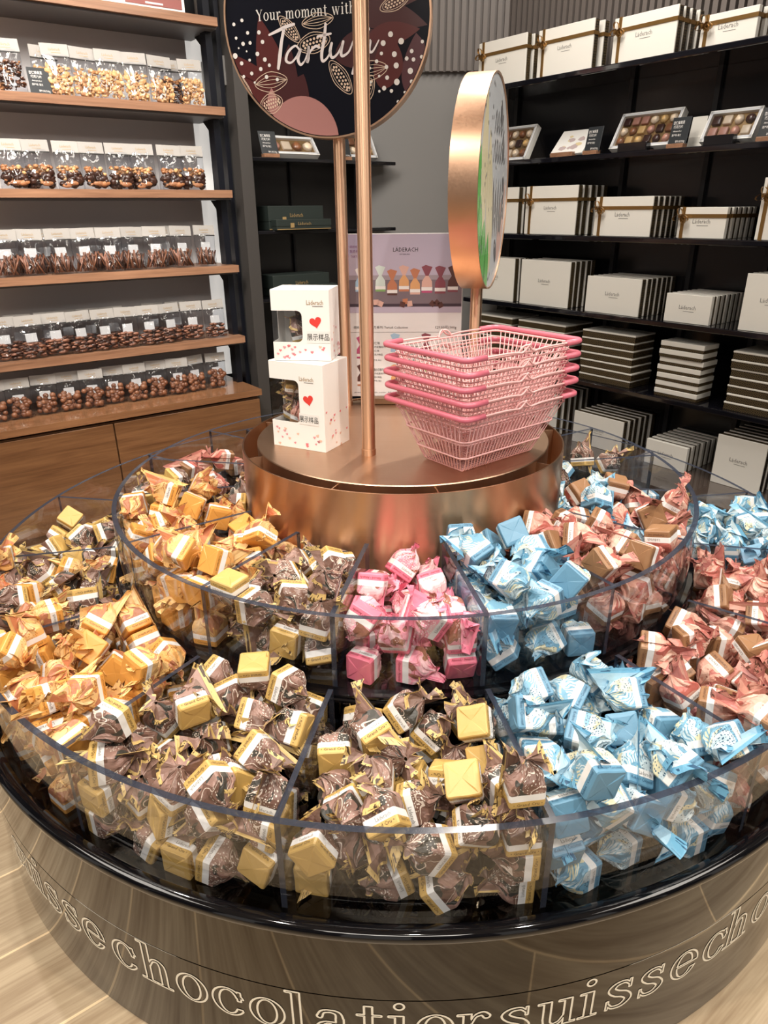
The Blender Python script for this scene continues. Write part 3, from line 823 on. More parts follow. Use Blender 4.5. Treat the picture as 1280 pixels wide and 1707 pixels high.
# white folded leaflet behind the middle card
root = empty('white_leaflet'); put_r(root, .345, 1.70, z2); b = MB(); b.rbox((0, 0, .055), (.06, .002, .11), .0005, 0, Matrix.Rotation(RAD(-10), 4, 'X')); b.build('leaflet_sheet', M_IVORY, root)
b = MB(); b.rbox((0, .012, .02), (.05, .02, .04), .001); b.build('leaflet_foot', M_IVORY, root)
tag(root, 'plain white leaflet standing behind the price card between praline boxes', 'leaflet')

# niche goods
def put_l(root, s, k, z): p = DL * s + NL * k; root.location = (p.x, p.y, z); root.rotation_euler = (0, 0, RAD(38))
zn = 1.4905
a4 = assortment(.26, .10, 4, 1, 40, 5); put_l(a4, .80, 1.83, zn + .012); tag(a4, 'low open chocolate box with four pieces below the dark round sign', 'chocolate assortment')
price_sign(.665, 1.815, zn, .085, .10, None, 'slate price card left of the low open chocolate box', DL, NL, RAD(38), 18)
a5 = assortment(.17, .12, 3, 2, 30, 6); put_l(a5, 1.19, 1.84, zn + .012); tag(a5, 'small open praline box behind the front pole on niche shelf', 'chocolate assortment')
price_sign(1.07, 1.82, zn, .07, .085, None, 'slate price card behind the two copper poles', DL, NL, RAD(38), 14)
def dark_box(s, k, z, w, d, h, label, trim=True):
    root = empty('dark_gift_box'); put_l(root, s, k, z)
    g = mat('dark_green_box', (.022, .030, .027), .38)
    b = MB(); b.rbox((0, 0, h * .35), (w - .004, d - .004, h * .7), .002); b.build('box_base', g, root)
    b = MB(); b.rbox((0, 0, h * .68), (w, d, h * .64), .002); b.build('box_lid', g, root)
    b = MB(); T = Matrix.Translation((.0, -d / 2 - .0004, h * .62)) @ Matrix.Rotation(RAD(90), 4, 'X')
    add_text(b, 'Läderach', min(.018, h * .3), .07, 0, T); b.box((-w * .22, -d / 2 - .0004, h * .45), (.02, .0008, .02), 0)
    if trim: b.box((0, -d / 2 - .0004, .004), (w * .98, .0008, .003), 0)
    b.build('gold_print', M_GOLDTXT, root); tag(root, label, 'gift box')
dark_box(.79, 1.90, 1.1865, .30, .14, .105, 'tall dark green box with gold lettering, back of the niche shelf')
dark_box(.80, 1.80, 1.1865, .30, .05, .046, 'flat dark green box with gold trim in front of the taller box')
dark_box(.80, 1.90, .8835, .32, .14, .10, 'tall dark green box above the small white gift carton')
dark_box(.81, 1.80, .8835, .32, .05, .05, 'flat dark green box on the third niche shelf')

# ------------------------------------------------------------------ the round display island
isl = empty('display_island'); tag(isl, 'round two-tier display island with black base, acrylic bins and copper drum', 'display island')
ZL, ZU, ZT = .350, .512, .7612          # lower bin floor, upper bin floor, copper plate
RIM_L, RIM_U = .529, .660
def base_mat():
    m = mat('bronze_mirror_panel', (.044, .037, .027), .05, 1.0); nt = NT(m)
    tc = nt.n('ShaderNodeTexCoord'); n = nt.n('ShaderNodeTexNoise', i={'Vector': tc.outputs['Object'], 'Scale': 3.0, 'Detail': 2.0})
    bump(nt, n.outputs[0], .05, .01); nt.b.inputs['Coat Weight'].default_value = .4; nt.b.inputs['Coat Roughness'].default_value = .02
    return m
b = MB(); b.lathe([(0.0, .0), (1.026, .0), (1.03, .003), (1.03, .2305), (1.0285, .231), (1.0285, .2325), (1.03, .233), (1.03, .356), (.9, .356), (.9, .34), (0, .34)], 192)
o = b.build('base_drum', base_mat(), isl); smooth_by_angle(o)
b = MB(); b.lathe([(.985, .350), (1.031, .354), (1.0335, .358), (1.0335, .366), (1.029, .3715), (1.020, .372), (1.010, .367), (1.002, .3535), (.985, .350)], 192)
o = b.build('black_rim', M_BLKGLOSS, isl); smooth_by_angle(o, 50)
b = MB(); b.lathe([(0, ZL), (1.0, ZL)], 128); b.build('lower_bin_floor', M_BLKGLOSS, isl)
b = MB(); b.lathe([(.700, ZL), (.700, .498)], 160); o = b.build('black_riser', M_MIRROR, isl, True)
b = MB(); b.lathe([(.3, .496), (.707, .496), (.712, .4985), (.712, .503), (.707, .5055), (.709, .508), (.7085, .5115), (.705, ZU), (.3, ZU)], 160)
o = b.build('upper_tier_plate', M_BLKGLOSS, isl); smooth_by_angle(o, 40)
# copper drum: outer band, inner wall, plate, partitions
b = MB(); b.lathe([(.392, ZU), (.392, .7568), (.3885, .7568), (.3885, .62), (.30, .62)], 160); o = b.build('copper_band', M_COPPER_SIDE, isl); smooth_by_angle(o)
b = MB(); b.lathe([(0, ZT), (.3545, ZT), (.356, ZT - .002), (.356, .70), (.350, .62)], 160); o = b.build('copper_plate', M_COPPER_TOP, isl); smooth_by_angle(o)
for a in (-155, -112, -79, -33, 8, 60, 110, 160):
    b = MB(); b.box((.372, 0, .69), (.034, .003, .128), 0, Matrix.Rotation(RAD(a), 4, 'Z')); b.build('copper_partition', M_COPPER_SIDE, isl)
# acrylic rings and dividers (edge faces get the cut-edge material)
def ring(name, r, z0, z1, t=.0105):
    b = MB(); b.lathe([(r, z0), (r, z1), (r - t, z1), (r - t, z0)], 192, mis=[0, 1, 0, 0], close=True)
    o = b.build(name, [M_ACRYL, M_ACRYL_EDGE], isl); smooth_by_angle(o, 40)
ring('outer_acrylic_wall', 1.003, ZL, RIM_L); ring('upper_acrylic_wall', .697, ZU, RIM_U)
DIV = [-166.6, -143.6, -121.2, -99.7, -78.3, -57, -34.6, -11.3, 11, 33.6, 56.3, 79.3, 102.3, 125.3, 148.1, 171]
def divider(name, a, r0, r1, z0, z1, t=.009):
    M = Matrix.Rotation(RAD(a), 4, 'Z'); b = MB(); x0, x1, y = r0, r1, t / 2
    vs = [(x0, -y, z0), (x1, -y, z0), (x1, y, z0), (x0, y, z0), (x0, -y, z1), (x1, -y, z1), (x1, y, z1), (x0, y, z1)]
    b.add(vs, [(0, 1, 5, 4), (2, 3, 7, 6)], 0, M); b.add(vs, [(4, 5, 6, 7), (1, 2, 6, 5), (3, 0, 4, 7)], 1, M)
    b.build(name, [M_ACRYL, M_ACRYL_EDGE], isl)
for a in DIV:
    divider('lower_divider', a, .716, .9945, ZL + .0005, RIM_L - .001)
    divider('upper_divider', a, .418, .6885, ZU + .0005, RIM_U - .001)
# outlined lettering around the base
b = MB()
LET = [('s', -134.8), ('u', -131.6), ('i', -129.2)] + list(zip('ssechocolatiersuissecho', [-126.6, -123.4, -120, -115.9, -112.2, -108.4, -104.9, -101.3, -98.7, -95.7, -92.6, -90.2, -87.3, -84.2, -80.7, -77.0, -74.1, -71.2, -67.9, -64.2, -60.4, -57.2, -53.2])) + list(zip('colatier', [-49.5, -46, -43.4, -40.4, -37.4, -35, -32, -28.6]))
for ch, ang in LET:
    vs, fs, adv = glyph_poly(ch, .028, .025); H = .060; out = []
    for x, y in vs:
        th = RAD(ang) + (x - adv / 2) * H / 1.03; z = .139 + y * H
        out.append((1.0305 * math.cos(th), 1.0305 * math.sin(th), z))
    b.add(out, fs)
b.build('engraved_lettering', mat('cream_engraving', (.92, .87, .74), .5), isl, fix=False)

# ------------------------------------------------------------------ twist-wrapped chocolates
VAR = {
 'B': dict(name='brown_wrapped_chocolate', desc='brown and gold', solid=(.58, .375, .115), base=(.155, .082, .06), p2=(.30, .18, .145), p3=(.045, .042, .035), dot=(.66, .58, .50), fan=(.20, .115, .085), edge=(.60, .42, .16), band='• Grand Cru •', txt=(.06, .035, .02)),
 'O': dict(name='orange_wrapped_chocolate', desc='orange', solid=(.72, .345, .075), base=(.70, .455, .20), p2=(.42, .17, .09), p3=(.80, .42, .14), dot=(.50, .23, .05), fan=(.66, .25, .12), edge=(.82, .52, .20), band='• Caramel •', txt=(.25, .10, .02)),
 'K': dict(name='pink_wrapped_chocolate', desc='pink', solid=(.84, .20, .29), base=(.84, .34, .42), p2=(.86, .55, .57), p3=(.30, .12, .08), dot=(.90, .78, .76), fan=(.80, .22, .32), edge=(.84, .25, .36), band='Almond • Amande', txt=(.25, .03, .05)),
 'U': dict(name='blue_wrapped_chocolate', desc='blue and white', solid=(.125, .285, .42), base=(.56, .67, .71), p2=(.17, .36, .50), p3=(.70, .65, .44), dot=(.06, .13, .20), fan=(.30, .47, .58), edge=(.13, .34, .50), band='Kokos • Coconut', txt=(.02, .08, .16)),
 'R': dict(name='rose_wrapped_chocolate', desc='rose and brown', solid=(.29, .15, .07), base=(.60, .31, .24), p2=(.42, .115, .09), p3=(.66, .44, .35), dot=(.42, .17, .14), fan=(.42, .15, .13), edge=(.50, .20, .16), band='• Caramel Sel •', txt=(.12, .05, .03)),
}
def wrap_mat(v):
    V = VAR[v]; m = mat('wrapper_' + V['name'], V['base'], .42); nt = NT(m)
    nt.b.inputs['Specular IOR Level'].default_value = .55
    tc = nt.n('ShaderNodeTexCoord'); uv = nt.n('ShaderNodeUVMap'); uv.uv_map = 'wrap'
    sx = nt.n('ShaderNodeSeparateXYZ', i={'Vector': uv.outputs[0]}); t = sx.outputs[1]; u = sx.outputs[0]
    vec = nt.n('ShaderNodeCombineXYZ', i={'X': nt.math('MULTIPLY', u, .2), 'Y': t, 'Z': 0.0})
    oi = nt.n('ShaderNodeObjectInfo'); 
    off = nt.n('ShaderNodeVectorMath', operation='ADD'); nt.link(vec.outputs[0], off.inputs[0])
    sc = nt.n('ShaderNodeVectorMath', operation='SCALE'); nt.link(oi.outputs['Location'], sc.inputs[0]); sc.inputs['Scale'].default_value = 9.0; nt.link(sc.outputs[0], off.inputs[1])
    P = off.outputs[0]
    n1 = nt.n('ShaderNodeTexNoise', i={'Vector': P, 'Scale': 28.0, 'Detail': 1.0})
    patch = nt.math('GREATER_THAN', n1.outputs[0], .53)
    n2 = nt.n('ShaderNodeTexNoise', i={'Vector': P, 'Scale': 36.0, 'Detail': .5, 'Distortion': .8}); n2.inputs['Vector'].default_value
    patch2 = nt.math('LESS_THAN', n2.outputs[0], .42)
    c = nt.mix(patch, V['base'], V['p2']); c = nt.mix(patch2, c, V['p3'])
    vo = nt.n('ShaderNodeTexVoronoi', i={'Vector': P, 'Scale': 250.0 if v != 'R' else 160., 'Randomness': .55})
    n3 = nt.n('ShaderNodeTexNoise', i={'Vector': P, 'Scale': 20.0, 'Detail': 0.0})
    dots = nt.math('MULTIPLY', nt.math('LESS_THAN', vo.outputs['Distance'], .30), nt.math('GREATER_THAN', n3.outputs[0], .50 if v != 'R' else .56))
    c = nt.mix(dots, c, V['dot'])
    if v == 'U':   # fine herringbone lines
        wv = nt.n('ShaderNodeTexWave', i={'Vector': P, 'Scale': 95.0, 'Distortion': 6.0, 'Detail': 0.0}); wv.bands_direction = 'DIAGONAL'
        ln = nt.math('MULTIPLY', nt.math('GREATER_THAN', wv.outputs['Fac'], .66), nt.math('LESS_THAN', n3.outputs[0], .47)); c = nt.mix(ln, c, (.16, .36, .50))
    if v in 'OKB':  # thin drawn outlines
        ed = nt.math('LESS_THAN', nt.math('ABSOLUTE', nt.math('SUBTRACT', n1.outputs[0], .46)), .009)
        c = nt.mix(ed, c, {'O': (.34, .13, .04), 'K': (.50, .14, .12), 'B': (.60, .50, .42)}[v])
    # fan colour above the neck
    fanf = nt.math('GREATER_THAN', t, .066)
    fc = nt.mix(patch, V['fan'], V['base'] if v != 'B' else V['p2'])
    c = nt.mix(fanf, c, fc)
    # printed border of the fan with tiny letters
    edge = nt.math('GREATER_THAN', t, .0895); c = nt.mix(edge, c, V['edge'])
    lt = nt.n('ShaderNodeTexNoise', i={'Vector': nt.n('ShaderNodeMapping', i={'Vector': P, 'Scale': (9.0, 1.5, 1)}).outputs[0], 'Scale': 60.0, 'Detail': 2.0})
    lf = nt.math('MULTIPLY', nt.math('GREATER_THAN', lt.outputs[0], .56), nt.math('MULTIPLY', nt.math('GREATER_THAN', t, .0915), nt.math('LESS_THAN', t, .0965)))
    c = nt.mix(lf, c, V['txt'])
    white = nt.math('MULTIPLY', nt.math('GREATER_THAN', t, .0125), nt.math('LESS_THAN', t, .0235)); c = nt.mix(white, c, (.84, .83, .81))
    solid = nt.math('LESS_THAN', t, .0125); c = nt.mix(solid, c, V['solid'])
    nt.link(c, nt.b.inputs['Base Color'])
    w = nt.n('ShaderNodeTexVoronoi', i={'Vector': tc.outputs['Object'], 'Scale': 75.0}); w.feature = 'F1'
    w2 = nt.n('ShaderNodeTexNoise', i={'Vector': tc.outputs['Object'], 'Scale': 140.0, 'Detail': 2.0, 'Distortion': 1.0})
    h = nt.math('ADD', w.outputs['Distance'], nt.math('MULTIPLY', w2.outputs[0], .5))
    mk = nt.math('ADD', .25, nt.math('MULTIPLY', nt.math('GREATER_THAN', t, .0235), .75))
    bn = nt.n('ShaderNodeBump', i={'Strength': nt.math('MULTIPLY', mk, .40), 'Distance': .0025, 'Height': h}); nt.link(bn.outputs[0], nt.b.inputs['Normal'])
    return m

NSEG = 44
def sq_pt(u):
    """unit rounded square perimeter, u in 0..1"""
    a = u * 4; k = int(a) % 4; f = (a % 1) * 2 - 1
    x, y = 1.0, f
    cr = .88
    if abs(f) > cr:
        q = (abs(f) - cr) / (1 - cr); x = 1 - .055 * q * q; y = math.copysign(cr + (1 - cr) * q * .75, f)
    for _ in range(k): x, y = -y, x
    return x, y
def candy_parts(v, seed, with_text=True):
    r = random.Random(seed); h = .0252
    tall = r.uniform(-.003, .003); tw = r.uniform(-.9, .9); bend = r.uniform(0, 6.28); bl = r.uniform(.002, .013)
    prof = [(0, .0), (0, .35), (0, .70), (0, .93), (.0016, .99), (.005, 1.0), (.0125, 1.0), (.0180, 1.0), (.0235, 1.0), (.0290, 1.0), (.0340, .985), (.0385, .95), (.043, .875), (.047, .76), (.051, .60), (.0545, .44), (.058, .29), (.0615, .18), (.065, .125)]
    pl = [r.uniform(0, 6.28) for _ in range(6)]; npl = r.choice((7, 8, 9)); sd = seed * 7.31
    fan_a, fan_b = r.uniform(.88, 1.12), r.uniform(.8, 1.25); fsg = r.choice((-1, 1)); fk = r.choice((3, 4, 5)); rot = r.uniform(0, 3.14)
    prof += [(.069, .2), (.074, .46), (.079, .66), (.084, .84), (.0885, .98), (.0925, 1.07), (.0965, 1.13)]
    vs = []; uvs = []
    for zt, s in prof:
        ztt = zt + (tall if zt > .03 else tall * max(0, (zt - .0235)) / .0065 if zt > .0235 else 0)
        for i in range(NSEG):
            u = i / NSEG; sx, sy = sq_pt(u + .5 / 4); ang = math.atan2(sy, sx)
            g = min(1, max(0, (zt - .034) / .022)); g = g * g * (3 - 2 * g)
            cx, cy = math.cos(ang), math.sin(ang)
            if zt <= .065:
                pleat = 1 + g * .20 * math.sin(npl * ang + pl[0]) * (1 if zt < .06 else .6) + .10 * g * math.sin(npl * 2 * ang + pl[1])
                x = ((1 - g) * sx + g * cx * 1.05) * s * h * pleat; y = ((1 - g) * sy + g * cy * 1.05) * s * h * pleat
            else:
                q = (zt - .065) / .0315
                A = (.0034 + (.034 - .0034) * q ** .85) * fan_a; B_ = (.0030 + .0060 * q) * fan_b
                ruf = math.sin(fk * 2 * ang + pl[2]) * .010 * q + math.sin((fk * 2 + 3) * ang + pl[3]) * .005 * q
                px = A * cx * (1 + .12 * q * math.sin(5 * ang + pl[4])); py = B_ * cy + ruf + .010 * q * math.sin(cx * 3.0 + pl[5])
                x = px * math.cos(rot) - py * math.sin(rot); y = px * math.sin(rot) + py * math.cos(rot)
                ztt += .006 * q * math.sin(4 * ang + pl[1]) - .004 * q * abs(cx)
            # wrinkles, creases
            if zt > .0235:
                k = min(1, (zt - .0235) / .015) * .0021
                nv = noise.noise_vector(Vector((x * 95, y * 95, ztt * 75 + sd))); x += nv.x * k; y += nv.y * k; ztt_ = ztt + nv.z * k
            else:
                ztt_ = ztt; nv = noise.noise_vector(Vector((x * 60, y * 60, ztt * 50 + sd))); x += nv.x * .0007; y += nv.y * .0007
            if zt == 0 and 0 < s < .9:
                ztt_ = -.0026 * (1 if (abs(sx) > abs(sy) and sx * fsg > 0) else (.45 if abs(sx) > abs(sy) else 0)) * s * (1.0 if s < .5 else .75)
            a2 = tw * g; x, y = x * math.cos(a2) - y * math.sin(a2), x * math.sin(a2) + y * math.cos(a2)
            bb = max(0, zt - .05) / .045; x += math.cos(bend) * bl * bb * bb; y += math.sin(bend) * bl * bb * bb
            vs.append((x, y, ztt_)); uvs.append((u, zt))
    K = 19; n = NSEG
    def faces(k0, k1):
        return [(k * n + i, k * n + (i + 1) % n, (k + 1) * n + (i + 1) % n, (k + 1) * n + i) for k in range(k0, k1) for i in range(n)]
    def mk(name, f, extra=None, mats=None):
        used = sorted({q for a in f for q in a}); mp = {q: i for i, q in enumerate(used)}
        V = [vs[q] for q in used]; F = [tuple(mp[q] for q in a) for a in f]; T = [uvs[q] for q in used]; mi = [0] * len(F)
        if extra:
            for ev, ef, em in extra:
                b0 = len(V); V += ev; T += [(0, 0)] * len(ev); F += [tuple(q + b0 for q in a) for a in ef]; mi += [em] * len(ef)
        me = bpy.data.meshes.new(name); me.from_pydata(V, [], F)
        for m_ in mats: me.materials.append(m_)
        me.polygons.foreach_set('material_index', mi)
        l = me.uv_layers.new(name='wrap'); data = np.empty(len(me.loops) * 2, 'f'); li = np.empty(len(me.loops), 'i'); me.loops.foreach_get('vertex_index', li)
        A = np.array(T, 'f')[li]; A = A.reshape(-1, 2)
        # fix the seam
        st = 0
        for p in me.polygons:
            s_, e_ = p.loop_start, p.loop_start + p.loop_total
            if A[s_:e_, 0].max() - A[s_:e_, 0].min() > .5: A[s_:e_, 0][A[s_:e_, 0] < .5] += 1
        l.data.foreach_set('uv', A.ravel()); me.update(); return me
    extra = []
    if with_text:
        for k in range(4):
            M = Matrix.Rotation(RAD(90 * k), 4, 'Z') @ Matrix.Translation((0, -h * 1.0, 0)) @ Matrix.Rotation(RAD(90), 4, 'X')
            tb = MB(); add_text(tb, VAR[v]['band'], .0052, .040, 0, M @ Matrix.Translation((0, .0082, 0)), .0009)
            extra.append((tb.v, tb.f, 1))
            if k % 2 == 0:
                tb = MB(); add_text(tb, 'Läderach', .0058, .024, 0, M @ Matrix.Translation((.006, .018, 0)), .0009); extra.append((tb.v, tb.f, 2))
    wm = wrap_mat(v) if ('wrapper_' + VAR[v]['name'] + '_done') not in MATS else MATS['wrapper_' + VAR[v]['name'] + '_done']
    MATS['wrapper_' + VAR[v]['name'] + '_done'] = wm
    pm = mat('print_' + VAR[v]['name'], VAR[v]['txt'], .5)
    body = mk('wrapped_body', faces(0, K - 1), extra, [wm, pm, M_GREYTXT])
    fan = mk('twisted_end', faces(K - 1, len(prof) - 1), None, [wm])
    return body, fan
CANDY = {v: [candy_parts(v, 31 * i + ord(v), True) for i in range(5)] for v in VAR}
